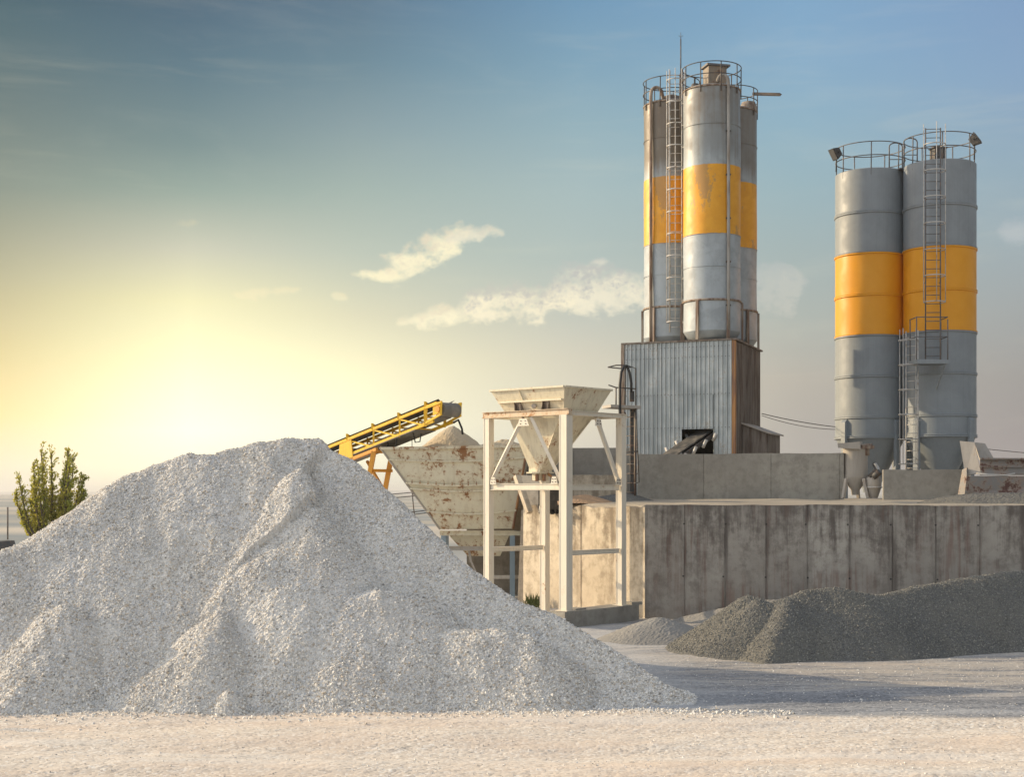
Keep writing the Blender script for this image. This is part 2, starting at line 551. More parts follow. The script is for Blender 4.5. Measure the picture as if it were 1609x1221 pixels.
def concrete_fn(base, dark, warm, ztop=None, streak=1.0, top_dark=(0.10, 0.085, 0.075), rust=None, sc=1.0, panel=None):
    def fn(t, bs):
        co = t.co()
        x, y, z = t.xyz(co)
        a = t.noise(0.55 * sc, 5, rough=0.6)
        b = t.noise(4.0 * sc, 6, (3, 0, 1), rough=0.68)
        st = t.noise((1.5 * sc, 1.5 * sc, 0.30), 6, (1, 5, 2), rough=0.66, dist=0.3)
        st2 = t.noise((9 * sc, 9 * sc, 0.45), 4, (4, 5, 9), rough=0.6)
        c = t.mix(t.step(a, 0.38, 0.62), base, warm)
        tone = None
        if panel:
            u = t.m('DIVIDE', t.m('ADD', t.m('MULTIPLY', x, panel[1].x), t.m('MULTIPLY', y, panel[1].y)), panel[0])
            wn = t.node('ShaderNodeTexWhiteNoise', noise_dimensions='1D')
            t.put(wn.inputs['W'], t.m('FLOOR', t.m('ADD', u, 0.0)))
            tone = wn.outputs['Value']
            c = t.mix(t.m('MULTIPLY', tone, 0.38), c, dark)
            fu = t.m('ABSOLUTE', t.m('SUBTRACT', t.m('FRACT', t.m('ADD', u, 0.5)), 0.5))
            js = t.m('MULTIPLY', t.step(fu, 0.02, 0.14, 1, 0), t.step(t.m('ADD', t.m('MULTIPLY', st, 0.6), t.m('MULTIPLY', st2, 0.4)), 0.40, 0.62))
            c = t.mix(t.m('MULTIPLY', js, 0.8), c, top_dark)
        c = t.mix(t.step(b, 0.42, 0.72, 0, 0.6), c, dark)
        c = t.mix(t.m('MULTIPLY', t.step(t.m('ADD', t.m('MULTIPLY', st, 0.7), t.m('MULTIPLY', b, 0.3)), 0.47, 0.62), 0.6 * streak), c, dark)
        if ztop is not None:
            g = t.m('ADD', t.step(z, ztop - 2.6, ztop + 0.2, 0, 0.62, smooth=False), t.m('MULTIPLY', t.m('SUBTRACT', st, 0.5), 2.0))
            g = t.m('ADD', g, t.m('MULTIPLY', t.m('SUBTRACT', st2, 0.5), 1.0))
            g = t.m('ADD', g, t.m('MULTIPLY', t.m('SUBTRACT', b, 0.5), 0.7))
            c = t.mix(t.m('MULTIPLY', t.step(g, 0.20, 0.85), 0.78 * streak), c, top_dark)
        if rust:
            rr = t.m('MULTIPLY', t.step(st2, 0.48, 0.64), t.step(a, 0.45, 0.6))
            c = t.mix(t.m('MULTIPLY', rr, 0.55), c, rust)
        bump(t, bs, t.m('ADD', t.m('MULTIPLY', b, 0.8), t.noise(30, 4)), 0.45, 0.025)
        return c
    return fn
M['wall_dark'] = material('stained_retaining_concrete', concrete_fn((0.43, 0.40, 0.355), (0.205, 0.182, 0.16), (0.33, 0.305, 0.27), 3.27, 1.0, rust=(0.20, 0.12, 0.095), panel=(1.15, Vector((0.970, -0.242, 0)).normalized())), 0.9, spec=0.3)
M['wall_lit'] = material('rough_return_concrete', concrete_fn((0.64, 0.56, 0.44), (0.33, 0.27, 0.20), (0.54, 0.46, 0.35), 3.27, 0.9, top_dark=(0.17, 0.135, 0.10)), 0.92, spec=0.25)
M['wall_upper'] = material('parapet_concrete', concrete_fn((0.36, 0.34, 0.295), (0.21, 0.195, 0.17), (0.29, 0.27, 0.235), None, 0.5), 0.9, spec=0.3)
M['pillar'] = material('pillar_concrete', concrete_fn((0.33, 0.29, 0.24), (0.18, 0.155, 0.125), (0.27, 0.24, 0.2), None, 0.7), 0.92, spec=0.25)
M['dark_hole'] = material('opening_shade', lambda t, bs: t.mix(t.step(t.noise(6, 4), 0.5, 0.75), (0.012, 0.011, 0.010), (0.035, 0.03, 0.025)), 0.85, spec=0.2)  # near-black colour standing for the shade inside openings
M['joint'] = material('dark_joint', lambda t, bs: (0.06, 0.055, 0.05), 0.9)

def painted(base, rustc=(0.16, 0.07, 0.03), amount=0.3, grime=(0.30, 0.28, 0.24), sc=1.0, gr=0.4, rough_lo=0.62):
    lo = 0.685 - 0.128 * amount
    def fn(t, bs):
        a = t.noise(2.2 * sc, 6, rough=0.68, dist=0.3)
        b = t.noise((7 * sc, 7 * sc, 0.7 * sc), 5, (2, 3, 4), rough=0.6)
        e = t.noise(11 * sc, 5, (8, 3, 4), rough=0.7)
        lf = t.m('MULTIPLY', t.m('SUBTRACT', t.noise((0.55 * sc, 0.55 * sc, 0.8 * sc), 2, (6, 1, 3)), 0.53), 0.45)
        a = t.m('ADD', a, lf)
        c = t.mix(t.m('MULTIPLY', t.step(b, 0.45, 0.7), gr), base, grime)
        m1 = t.step(t.m('ADD', t.m('MULTIPLY', a, 0.65), t.m('MULTIPLY', e, 0.35)), lo - 0.10, lo + 0.03)
        c = t.mix(t.m('MULTIPLY', m1, 0.35), c, (0.42, 0.25, 0.12))
        m2 = t.step(t.m('ADD', t.m('MULTIPLY', a, 0.6), t.m('MULTIPLY', e, 0.4)), lo - 0.03, lo + 0.03)
        c = t.mix(t.m('MULTIPLY', m2, 0.9), c, rustc)
        t.put(bs.inputs['Roughness'], t.step(m2, 0, 1, rough_lo, 0.9))
        bump(t, bs, t.m('ADD', a, t.m('MULTIPLY', e, 0.4)), 0.15, 0.02)
        return c
    return fn
M['bin'] = material('rusty_pale_bin_paint', painted((0.68, 0.63, 0.48), (0.25, 0.10, 0.03), 1.12, (0.50, 0.43, 0.30), 0.9), 0.6)
M['hopper'] = material('cream_hopper_paint', painted((0.68, 0.62, 0.47), (0.25, 0.10, 0.035), 0.72, (0.44, 0.38, 0.28), 1.4, 0.5), 0.6)
M['stand'] = material('pale_stand_paint', painted((0.72, 0.66, 0.55), (0.36, 0.20, 0.10), 0.28, (0.52, 0.46, 0.38), 1.5, 0.35), 0.6)
M['stand_top'] = material('rusty_top_beam', painted((0.62, 0.50, 0.36), (0.38, 0.17, 0.06), 0.95, (0.50, 0.34, 0.20), 1.6, 0.6), 0.6)
M['yellow'] = material('yellow_conveyor_paint', painted((0.86, 0.52, 0.02), (0.22, 0.10, 0.02), 0.3, (0.50, 0.28, 0.03), 1.5, 0.4, 0.45), 0.5)
M['orange_leg'] = material('orange_support_paint', painted((0.74, 0.34, 0.04), (0.22, 0.10, 0.02), 0.35, (0.5, 0.25, 0.04), 1.5, 0.4, 0.5), 0.5)
M['belt'] = material('rubber_belt', lambda t, bs: t.mix(t.step(t.noise((3, 3, 3), 4), 0.4, 0.7), (0.035, 0.035, 0.035), (0.14, 0.125, 0.105)), 0.8)
M['belt_under'] = material('dusty_belt_underside', lambda t, bs: t.mix(t.step(t.noise((3, 3, 3), 4), 0.4, 0.7), (0.20, 0.19, 0.17), (0.30, 0.28, 0.24)), 0.85)
M['iron'] = material('dark_iron', lambda t, bs: t.mix(t.step(t.noise(8, 4), 0.45, 0.7), (0.055, 0.055, 0.055), (0.14, 0.09, 0.06)), 0.6)
M['rail'] = material('railing_steel', lambda t, bs: t.mix(t.step(t.noise(8, 4), 0.45, 0.7), (0.11, 0.11, 0.115), (0.20, 0.15, 0.12)), 0.55)
M['galv'] = material('galvanised_steel', lambda t, bs: t.mix(t.step(t.noise(6, 4), 0.45, 0.7), (0.50, 0.49, 0.47), (0.36, 0.31, 0.25)), 0.5)
M['pipe_brown'] = material('dirty_pipe', lambda t, bs: t.mix(t.step(t.noise((8, 8, 1.2), 4), 0.40, 0.62), (0.30, 0.25, 0.20), (0.16, 0.10, 0.07)), 0.7)
M['blue_post'] = material('blue_grey_post', painted((0.24, 0.32, 0.38), amount=0.3, grime=(0.2, 0.2, 0.2)), 0.6)
M['pipe_grey'] = material('grey_pipe', lambda t, bs: t.mix(t.step(t.noise((8, 8, 1.2), 4), 0.40, 0.62), (0.34, 0.33, 0.31), (0.23, 0.20, 0.17)), 0.65)
M['filter_brown'] = material('brown_filter_casing', painted((0.24, 0.20, 0.155), (0.13, 0.075, 0.05), 0.9, (0.15, 0.12, 0.1), 1.5, 0.6), 0.75)
M['rust'] = material('rusty_sheet', lambda t, bs: t.mix(t.step(t.noise((4, 4, 0.5), 5, rough=0.65), 0.4, 0.64), (0.21, 0.18, 0.155), (0.105, 0.075, 0.058)), 0.75)
M['rust_trim'] = material('orange_rust_trim', lambda t, bs: t.mix(t.step(t.noise((6, 6, 0.8), 5), 0.42, 0.62), (0.42, 0.21, 0.08), (0.24, 0.13, 0.08)), 0.8)
M['hose'] = material('black_hose', lambda t, bs: (0.018, 0.018, 0.018), 0.5)
M['wood'] = material('weathered_plank', lambda t, bs: t.mix(t.step(t.noise((1, 12, 12), 4), 0.4, 0.65), (0.20, 0.16, 0.13), (0.11, 0.085, 0.07)), 0.85)
M['lamp_body'] = material('floodlight_body', lambda t, bs: t.mix(t.step(t.noise(12, 3), 0.4, 0.65), (0.045, 0.045, 0.043), (0.09, 0.08, 0.07)), 0.6)
M['lamp_glass'] = material('floodlight_glass', lambda t, bs: (0.10, 0.10, 0.10), 0.3)
M['trough'] = material('stained_steel_trough', painted((0.20, 0.192, 0.182), (0.085, 0.035, 0.03), 1.25, (0.22, 0.17, 0.16), 0.8, 0.7), 0.7)
M['collector'] = material('dusty_beige_steel', painted((0.36, 0.33, 0.29), (0.2, 0.11, 0.07), 0.35, (0.26, 0.23, 0.2), 1.2, 0.5), 0.7)

def corr_fn(t, bs):
    z = t.xyz()[2]
    a = t.noise((9, 9, 0.35), 5, rough=0.65)
    b = t.noise(1.1, 5, (2, 8, 1), rough=0.6)
    e = t.noise(14, 4, (1, 1, 7), rough=0.7)
    c = t.mix(t.step(b, 0.38, 0.62), (0.37, 0.40, 0.41), (0.51, 0.545, 0.55))
    c = t.mix(t.m('MULTIPLY', t.step(a, 0.45, 0.66), 0.55), c, (0.27, 0.31, 0.32))
    c = t.mix(t.m('MULTIPLY', t.step(t.m('ADD', t.m('MULTIPLY', b, 0.5), t.m('MULTIPLY', e, 0.5)), 0.53, 0.62), 0.55), c, (0.34, 0.27, 0.20))
    t.put(bs.inputs['Roughness'], t.step(a, 0.3, 0.7, 0.38, 0.65))
    return c
M['corrugated'] = material('corrugated_steel', corr_fn, 0.45, 0.35)

def silo_fn(grey, yellow, zb0, zb1, old, grey_top=None):
    """painted silo shell; z measured from the silo's base"""
    def fn(t, bs):
        co = t.co()
        x, y, z = t.xyz(co)
        a = t.noise(1.6, 6, rough=0.65, dist=0.4)
        s = t.noise((4.5, 4.5, 0.16), 5, (2, 1, 5), rough=0.62)
        s2 = t.noise((16, 16, 0.22), 3, (6, 1, 5))
        e = t.noise(7, 5, (7, 2, 1), rough=0.7)
        g = t.mix(t.step(a, 0.38, 0.64), grey, tuple(v * (0.80 if old else 0.92) for v in grey))
        if grey_top:
            g = t.mix(t.step(t.m('ADD', z, t.m('MULTIPLY', s, 1.2)), zb1 + 0.3, zb1 + 1.4), g, grey_top)
        g = t.mix(t.m('MULTIPLY', t.step(s2, 0.45, 0.75), 0.12 if old else 0.22), g, tuple(v * 0.62 for v in grey))
        yy = t.mix(t.step(a, 0.36, 0.64, 0, 0.5 if old else 0.2), yellow, tuple(v * k for v, k in zip(yellow, (0.82, 0.72, 0.6))))
        if old:
            jig = t.m('MULTIPLY', t.m('SUBTRACT', e, 0.5), 0.06)
            peel = t.step(t.m('ADD', t.m('MULTIPLY', t.noise((1.7, 1.7, 0.55), 4, (5, 5, 5), rough=0.55), 0.75), t.m('MULTIPLY', e, 0.25)), 0.53, 0.58)
            yy = t.mix(t.m('MULTIPLY', peel, 0.62), yy, (0.30, 0.20, 0.10))
        else:
            jig = 0.0
        zz = t.m('ADD', z, jig)
        band = t.m('MULTIPLY', t.step(zz, zb0 - 0.012, zb0 + 0.012), t.step(zz, zb1 - 0.012, zb1 + 0.012, 1, 0))
        c = t.mix(band, g, yy)
        if old:
            top = t.step(z, zb1 - 3.0, zb1 + 3.2, -0.22, 0.16, smooth=False)
            gm = t.step(t.m('ADD', t.m('ADD', t.m('MULTIPLY', s, 0.6), t.m('MULTIPLY', a, 0.4)), top), 0.46, 0.74)
            c = t.mix(t.m('MULTIPLY', gm, 0.7), c, (0.15, 0.115, 0.085))
            dr = t.step(t.m('ADD', t.m('MULTIPLY', e, 0.4), t.m('MULTIPLY', s, 0.6)), 0.55, 0.66)
            c = t.mix(t.m('MULTIPLY', dr, 0.45), c, (0.28, 0.19, 0.12))
        t.put(bs.inputs['Roughness'], t.step(a, 0.3, 0.7, 0.42, 0.6))
        dent = t.noise(1.3, 2, (9, 9, 9))
        bump(t, bs, dent, 0.25 if old else 0.04, 0.05)
        return c
    return fn

# ------------------------------------------------------------------ ground sheet
def axis(lo, hi, stepv, far, g=1.35, lofar=None):
    core = np.arange(lo, hi + 1e-6, stepv)
    up = [core[-1]]; st = stepv
    while up[-1] < far:
        st *= g; up.append(up[-1] + st)
    dn = [core[0]]; st = stepv
    lf = -far if lofar is None else lofar
    while dn[-1] > lf:
        st *= g; dn.append(dn[-1] - st)
    return np.array(dn[::-1][:-1] + list(core) + up[1:])
gxs = axis(-13, 14, 0.09, 9000)
gys = axis(15, 42, 0.09, 14000, lofar=-200)
GX, GY = np.meshgrid(gxs, gys)
def ground_h(X, Y):
    near = np.clip((70 - Y) / 25, 0, 1) * np.clip((40 - np.abs(X)) / 15, 0, 1)
    h = 0.10 * fbm(X * 0.18, Y * 0.35, 3) + 0.035 * fbm(X * 0.9, Y * 2.2, 3)
    rut = 0.03 * np.sin(Y * 3.1 + 0.6 * np.sin(X * 0.25)) * np.clip((24 - Y) / 3, 0, 1)
    return (h + rut) * near
GZ = ground_h(GX, GY)
core = (np.abs(GX) < 14) & (GY > 15) & (GY < 42)
GZ = GZ + core * rng.normal(0, 0.0015, GX.shape)
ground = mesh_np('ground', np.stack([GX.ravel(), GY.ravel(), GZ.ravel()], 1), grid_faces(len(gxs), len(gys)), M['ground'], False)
ground['kind'] = 'structure'

# low hills on the horizon, haze painted into their blue-grey
def hill_fn(t, bs):
    n = t.noise((0.004, 0.01, 0.02), 4)
    return t.mix(t.step(n, 0.4, 0.62), (0.30, 0.33, 0.36), (0.44, 0.44, 0.42))
M['hills'] = material('hazy_hill_grass', hill_fn, 0.95, spec=0.1)
hx = np.linspace(-3200, 3800, 260)
hy = np.linspace(5200, 7600, 24)
HX, HY = np.meshgrid(hx, hy)
HZ = (9 + 20 * fbm(HX * 0.0009, HY * 0.0007, 5)) * np.sin(np.pi * (HY - 5200) / 2400) - 1.0
hills = mesh_np('hills', np.stack([HX.ravel(), HY.ravel(), HZ.ravel()], 1), grid_faces(260, 24), M['hills'], True)
hills['kind'] = 'structure'

# ------------------------------------------------------------------ big pale gravel pile
B0 = 23.7
SL = 0.80
def on_slope(px, py, fwd=0.0):
    k = (775 - py) / F
    Y = (EYE + B0 * SL) / (SL - k) - fwd
    return (gx(px, Y), Y, EYE + k * Y)
def ridge_of(pix, back=0.0):
    out = []
    for px, py in pix:
        k = (775 - py) / F
        z = (EYE + k * (B0 + back)) / (1 - k / SL)
        Y = B0 + back + z / SL
        out.append((gx(px, Y), Y, z))
    return out
front_r = ridge_of([(-520, 1010), (-330, 970), (-160, 925), (0, 862), (60, 835), (125, 791), (200, 741), (250, 721), (300, 709), (350, 711), (400, 722), (450, 738), (470, 762)])
back_r = ridge_of([(330, 716), (365, 704), (430, 692), (497, 686), (528, 700), (560, 720), (600, 757), (650, 808), (700, 857), (750, 896), (800, 930), (850, 958), (900, 987), (950, 1014), (1000, 1045), (1050, 1078), (1085, 1100)], 0.35)
spur = [on_slope(474, 738, 0.32), on_slope(494, 790, 0.38)]
scarp = [on_slope(494, 790, 0.40), on_slope(452, 838, 0.36), on_slope(395, 878, 0.3), on_slope(365, 905, 0.22)]
m1 = [on_slope(545, 930, 0.20), on_slope(600, 912, 0.33), on_slope(645, 925, 0.22)]
m1b = [on_slope(600, 912, 0.33), on_slope(540, 960, 0.24), on_slope(470, 1020, 0.10)]
m2 = [on_slope(710, 985, 0.22), on_slope(790, 985, 0.32), on_slope(824, 992, 0.36), on_slope(848, 1030, 0.30), on_slope(862, 1085, 0.18)]
m3 = [on_slope(345, 955, 0.42), on_slope(338, 985, 0.50), on_slope(262, 1038, 0.40), on_slope(190, 1085, 0.16)]
m4 = [on_slope(362, 1082, 0.62)]
m5 = [on_slope(105, 945, 0.40), on_slope(60, 1000, 0.38), on_slope(10, 1060, 0.32), on_slope(-30, 1090, 0.2)]
m6 = [on_slope(75, 962, 0.30), on_slope(45, 1060, 0.42), on_slope(10, 1098, 0.5)]
m7 = [on_slope(700, 1098, 0.36), on_slope(800, 1100, 0.34), on_slope(845, 1082, 0.36), on_slope(875, 1098, 0.3)]
pxs = np.arange(-14.0, 5.2, 0.037)
pys = np.arange(21.6, 36.5, 0.037)
PX, PY = np.meshgrid(pxs, pys)
wx = PX + 0.10 * fbm(PX * 1.1, PY * 1.1, 3)
wy = PY + 0.12 * fbm(PX * 0.9 + 40, PY * 0.9, 3)
PH = cones(wx, wy, [
    (sample(front_r, 90), SL, 0.22),
    (sample(back_r, 110), SL * 0.985, 0.08, 1.35),
    (sample(spur, 6), SL, 0.08),
    (sample(scarp, 22), SL * 1.02, 0.05),
    (sample(m1, 14), 0.76, 0.35), (sample(m1b, 14), 0.76, 0.35),
    (sample([(1.7, 25.1, 0.46), (2.5, 24.7, 0.20), (3.1, 24.4, 0.05)], 18), 0.30, 0.2),
    (sample(m2, 24), 0.76, 0.22),
    (sample(m3, 22), 0.76, 0.05),
    (m4, 0.9, 0.03),
    (sample(m5, 20), 0.80, 0.08), (sample(m6, 16), 0.80, 0.06),
    (sample(m7, 22), 0.62, 0.05)], 1.7)
apron = 0.16 * np.exp(-((PY - 23.6) / 0.5) ** 2) * (PX < 2.2) * (0.6 + fbm(PX * 1.5, PY * 2, 3))
PH = np.maximum(PH, apron - 0.06)
PH = PH + (0.10 * fbm(PX * 0.8, PY * 0.8, 4) + 0.09 * fbm(PX * 1.5 + 0.3 * PY, PY * 0.35, 4)) * np.clip(PH, 0, 1) + 0.05 * fbm(PX * 3.0, PY * 1.2, 3) * np.clip(PH, 0, 0.8)
crack = sample([on_slope(494, 689)[:2], on_slope(478, 715)[:2], on_slope(464, 738)[:2], on_slope(488, 758)[:2], on_slope(496, 786)[:2], on_slope(452, 838)[:2], on_slope(398, 876)[:2], on_slope(365, 908)[:2]], 90)
best = np.full(PX.shape, 1e9); sidev = np.zeros(PX.shape); along = np.zeros(PX.shape)
for i in range(len(crack) - 1):
    ax0, ay0 = crack[i]; bx_, by_ = crack[i + 1]
    ux_, uy_ = bx_ - ax0, by_ - ay0
    L2 = ux_ * ux_ + uy_ * uy_
    tt = np.clip(((PX - ax0) * ux_ + (PY - ay0) * uy_) / L2, 0, 1)
    ddx = PX - ax0 - tt * ux_; ddy = PY - ay0 - tt * uy_
    d2 = ddx * ddx + ddy * ddy
    cr = ux_ * ddy - uy_ * ddx
    better = d2 < best
    best = np.where(better, d2, best); sidev = np.where(better, cr, sidev); along = np.where(better, (i + tt) / len(crack), along)
best = np.sqrt(best)
amp_ = np.interp(along, [0, 0.1, 0.3, 0.5, 0.9, 1.0], [0.25, 0.45, 0.40, 0.22, 0.14, 0.02])
PH = PH - amp_ * np.exp(-best / 1.1) * np.clip(sidev / np.maximum(best, 1e-4) * 40, 0, 1)
toe = np.clip(PH / 0.5, 0.35, 1)
PH = PH + toe * (rng.normal(0, 0.005, PH.shape) + 0.007 * vnoise(PX * 13, PY * 13))
keep = PH > -0.12
JX = PX + rng.normal(0, 0.008, PX.shape)
JY = PY + rng.normal(0, 0.008, PY.shape)
def clipped(name, X, Y, H, keep, mat, loc):
    nx, ny = X.shape[1], X.shape[0]
    fq = grid_faces(nx, ny)
    kf = keep.ravel()[fq].any(1)
    fq = fq[kf]
    used = np.unique(fq)
    remap = np.full(nx * ny, -1); remap[used] = np.arange(len(used))
    V = np.stack([X.ravel(), Y.ravel(), H.ravel()], 1)[used]
    return mesh_np(name, V, remap[fq], mat, False, loc)
pile = clipped('gravel_pile', JX, JY, PH, keep, M['gravel_light'], (-4.5, 29.5, 0))
tag(pile, 'huge pale grey crushed stone heap filling the left foreground', 'gravel pile')

# dark gravel heaps by the retaining wall
HEAPS = []
def heap(name, ridges, x0, x1, y0, y1, st, mat, label, noise=0.05, zoff=None, grain=0.004, cat='gravel pile'):
    X, Y = np.meshgrid(np.arange(x0, x1, st), np.arange(y0, y1, st))
    ax_ = X + 0.05 * fbm(X * 1.3, Y * 1.3, 3)
    ay_ = Y + 0.05 * fbm(X * 1.1 + 30, Y * 1.1, 3)
    H = cones(ax_, ay_, ridges)
    z0 = 0 if zoff is None else zoff
    H = H + noise * fbm(X * 1.5, Y * 1.5, 4) * np.clip(H - z0, 0, 1) + rng.normal(0, grain, X.shape)
    o = clipped(name, X, Y, H, H > z0 - 0.12, mat, ((x0 + x1) / 2, (y0 + y1) / 2, z0))
    HEAPS.append((o, (X, Y, H)))
    return tag(o, label, cat)
def dr(px, py, base_y, slope=0.64):
    Yb = EYE * F / (base_y - 775)
    k = (775 - py) / F
    z = (EYE + k * Yb) / (1 - k / slope)
    Y = Yb + z / slope
    return (gx(px, Y), Y, z)
dk1 = [dr(1178, 934, 1037), dr(1192, 936, 1038), dr(1200, 950, 1040)]
dk1b = [dr(1192, 940, 1040), dr(1222, 958, 1040)]
dk2 = [dr(1232, 938, 1040), dr(1270, 924, 1040), dr(1310, 920, 1040), dr(1345, 928, 1039), dr(1385, 931, 1036), dr(1440, 917, 1031), dr(1530, 902, 1024), dr(1609, 894, 1018), dr(1720, 890, 1010)]
spur2 = [dr(1240, 940, 1043), dr(1222, 985, 1045), dr(1208, 1030, 1046)]
heap('dark_gravel_pile', [(sample(dk1, 12), 0.66, 0.12), (sample(dk1b, 8), 0.66, 0.1), (sample(dk2, 70), 0.62, 0.2), (sample(spur2, 10), 0.72, 0.06)],
     2.6, 16.5, 29.6, 39.6, 0.035, M['gravel_dark'], 'long dark grey gravel heap in front of the stained retaining wall', 0.06)
sm = [dr(1012, 976, 1012, 0.5), dr(1035, 967, 1012, 0.5), dr(1060, 975, 1010, 0.5)]
heap('gravel_mound', [(sample(sm, 12), 0.42, 0.25)], 1.2, 6.5, 32, 40.4, 0.05, M['dust'], 'low grey gravel mound at the corner of the retaining wall', 0.10)
dust = [(4.7, 40.5, 0.12), (5.6, 40.2, 0.35), (6.6, 39.9, 0.62), (7.6, 39.6, 0.75), (8.8, 39.3, 0.6)]
heap('dust_drift', [(sample(dust, 30), 0.55, 0.3)], 3.9, 10.5, 37.0, 40.4, 0.05, M['dust'], 'pale stone dust drifted up against the retaining wall', 0.10, cat='dust heap')

# loose stones: every one its own small angular body
OV = np.array([(1, 0, 0), (-1, 0, 0), (0, 1, 0), (0, -1, 0), (0, 0, 1), (0, 0, -1)], float)
OF = np.array([(0, 2, 4), (2, 1, 4), (1, 3, 4), (3, 0, 4), (2, 0, 5), (1, 2, 5), (3, 1, 5), (0, 3, 5)])
def stones(name, xs, ys, hz, size, mat, sink=0.2, parent=None, loc=(0, 0, 0), smin=0.55, spread=1.5):
    n = len(xs)
    sz = size * (smin + rng.random(n) ** 2.5 * spread)
    q = rng.normal(0, 1, (n, 4)); q /= np.linalg.norm(q, axis=1)[:, None]
    w, x, y, z = q.T
    Rm = np.stack([np.stack([1 - 2 * (y * y + z * z), 2 * (x * y - z * w), 2 * (x * z + y * w)], 1),
                   np.stack([2 * (x * y + z * w), 1 - 2 * (x * x + z * z), 2 * (y * z - x * w)], 1),
                   np.stack([2 * (x * z - y * w), 2 * (y * z + x * w), 1 - 2 * (x * x + y * y)], 1)], 1)
    V = OV[None] * rng.uniform(0.55, 1.25, (n, 6, 1)) + rng.normal(0, 0.18, (n, 6, 3))
    V = np.einsum('nij,nkj->nki', Rm, V) * sz[:, None, None]
    V = V + np.stack([xs, ys, hz + sz * sink], 1)[:, None, :]
    Fc = OF[None] + 6 * np.arange(n)[:, None, None]
    o = mesh_np(name, V.reshape(-1, 3), Fc.reshape(-1, 3), mat, False, loc, parent)
    o['kind'] = 'stuff'
    return o
def stone_mat(name, stops):
    def fn(t, bs):
        g = t.node('ShaderNodeNewGeometry')
        return t.ramp(g.outputs['Random Per Island'], stops)
    return material(name, fn, 0.9, spec=0.25)
M['stone_pale'] = stone_mat('pale_stones', [(0, (0.27, 0.255, 0.235)), (0.07, (0.46, 0.43, 0.39)), (0.20, (0.60, 0.51, 0.40)), (0.30, (0.66, 0.63, 0.58)), (0.5, (0.55, 0.56, 0.57)), (0.60, (0.76, 0.73, 0.67)), (0.85, (0.85, 0.82, 0.76)), (1, (0.90, 0.87, 0.81))])
M['stone_dark'] = stone_mat('dark_stones', [(0, (0.13, 0.13, 0.125)), (0.3, (0.19, 0.19, 0.18)), (0.6, (0.235, 0.228, 0.20)), (0.85, (0.275, 0.268, 0.238)), (1, (0.34, 0.33, 0.295))])
def surf_of(X, Y, H):
    x0, y0 = X[0, 0], Y[0, 0]; dx_ = X[0, 1] - x0; dy_ = Y[1, 0] - y0
    def f(xs, ys):
        u = np.clip((xs - x0) / dx_, 0, X.shape[1] - 1.001); v = np.clip((ys - y0) / dy_, 0, X.shape[0] - 1.001)
        i = u.astype(int); j = v.astype(int); fu = u - i; fv = v - j
        return (H[j, i] * (1 - fu) + H[j, i + 1] * fu) * (1 - fv) + (H[j + 1, i] * (1 - fu) + H[j + 1, i + 1] * fu) * fv
    return f
def cover(f, x0, x1, y0, y1, n, zmin):
    xs = rng.uniform(x0, x1, n); ys = rng.uniform(y0, y1, n)
    hz = f(xs, ys)
    k = hz > zmin(xs, ys) if callable(zmin) else hz > zmin
    return xs[k], ys[k], hz[k]
pf = surf_of(PX, PY, PH)
xs, ys, hs = cover(pf, -13.8, 5.0, 22.2, 33.0, 380000, lambda a, b: ground_h(a, b) + 0.01)
kp = (rng.random(len(xs)) < np.clip(0.80 - 1.1 * fbm(xs * 0.5 + 3, ys * 0.8 + 5, 3), 0.30, 1.0)) & (np.abs(xs) < ys * 0.42 + 0.5)
stones('stone_cover', xs[kp], ys[kp], hs[kp], 0.0135, M['stone_pale'], 0.15, pile, (-4.5, 29.5, 0))
xs, ys, hs = cover(pf, -13.8, 5.0, 22.2, 26.5, 18000, lambda a, b: ground_h(a, b) + 0.01)
kp = rng.random(len(xs)) < np.clip(1.0 - hs / 1.3, 0, 1) ** 1.6
stones('coarse_stones', xs[kp], ys[kp], hs[kp], 0.020, M['stone_pale'], 0.15, pile, (-4.5, 29.5, 0))
for hp_o, (HX_, HY_, HH_) in HEAPS:
    f = surf_of(HX_, HY_, HH_)
    z_base = hp_o.location.z
    if hp_o.name.startswith('dark_gravel_pile'):
        n, sz_ = 190000, 0.0125
    else:
        continue
    xs, ys, hs = cover(f, HX_[0, 0], HX_[0, -1], HY_[0, 0], HY_[-1, 0], n, 0.04)
    stones('stone_cover', xs, ys, hs, sz_, M['stone_dark'], 0.15, hp_o, tuple(hp_o.location))
n = 4200
xs = rng.uniform(-9, 4.6, n); ys = 23.45 - np.abs(rng.normal(0, 0.45, n))
stones('spilled_stones', xs, ys, ground_h(xs, ys), 0.016, M['stone_pale'])
n = 9000
xs = rng.uniform(-9, 11, n); ys = rng.uniform(17, 31, n)
stones('loose_stones', xs, ys, ground_h(xs, ys), 0.0095, M['stone_pale'], smin=0.5, spread=1.4)

# ------------------------------------------------------------------ upper yard and retaining walls
C0 = Vector((3.83, 41.0, 0))
WD = Vector((0.970, -0.242, 0)).normalized()
RD = Vector((-0.643, 0.766, 0)).normalized()
WT = 3.27
E0 = C0 + RD * 5.4
fr = [E0 + (C0 - E0) * (i / 24) for i in range(24)] + [C0 + WD * (26.0 * i / 90) for i in range(91)]
nb = 70
V = []
for i, p in enumerate(fr):
    for j in range(nb):
        f = j / (nb - 1)
        q = p + (Vector((p.x * 1.25 + 0.1, 64.0, 0)) - p) * (f ** 1.4)
        rise = min(1, max(0, (q.y - p.y) / 5.0))
        z = WT - 0.02 + 0.15 * rise + 0.05 * float(fbm(np.array([q.x * 0.7]), np.array([q.y * 0.7]), 3)[0]) * min(1, f * 20)
        if f > 0.75:
            z -= (f - 0.75) * 2.0
        if i < 24:
            z -= 0.28 * max(0.0, 1 - f * 16)
        V.append((q.x, q.y, z))
nfr = len(fr)
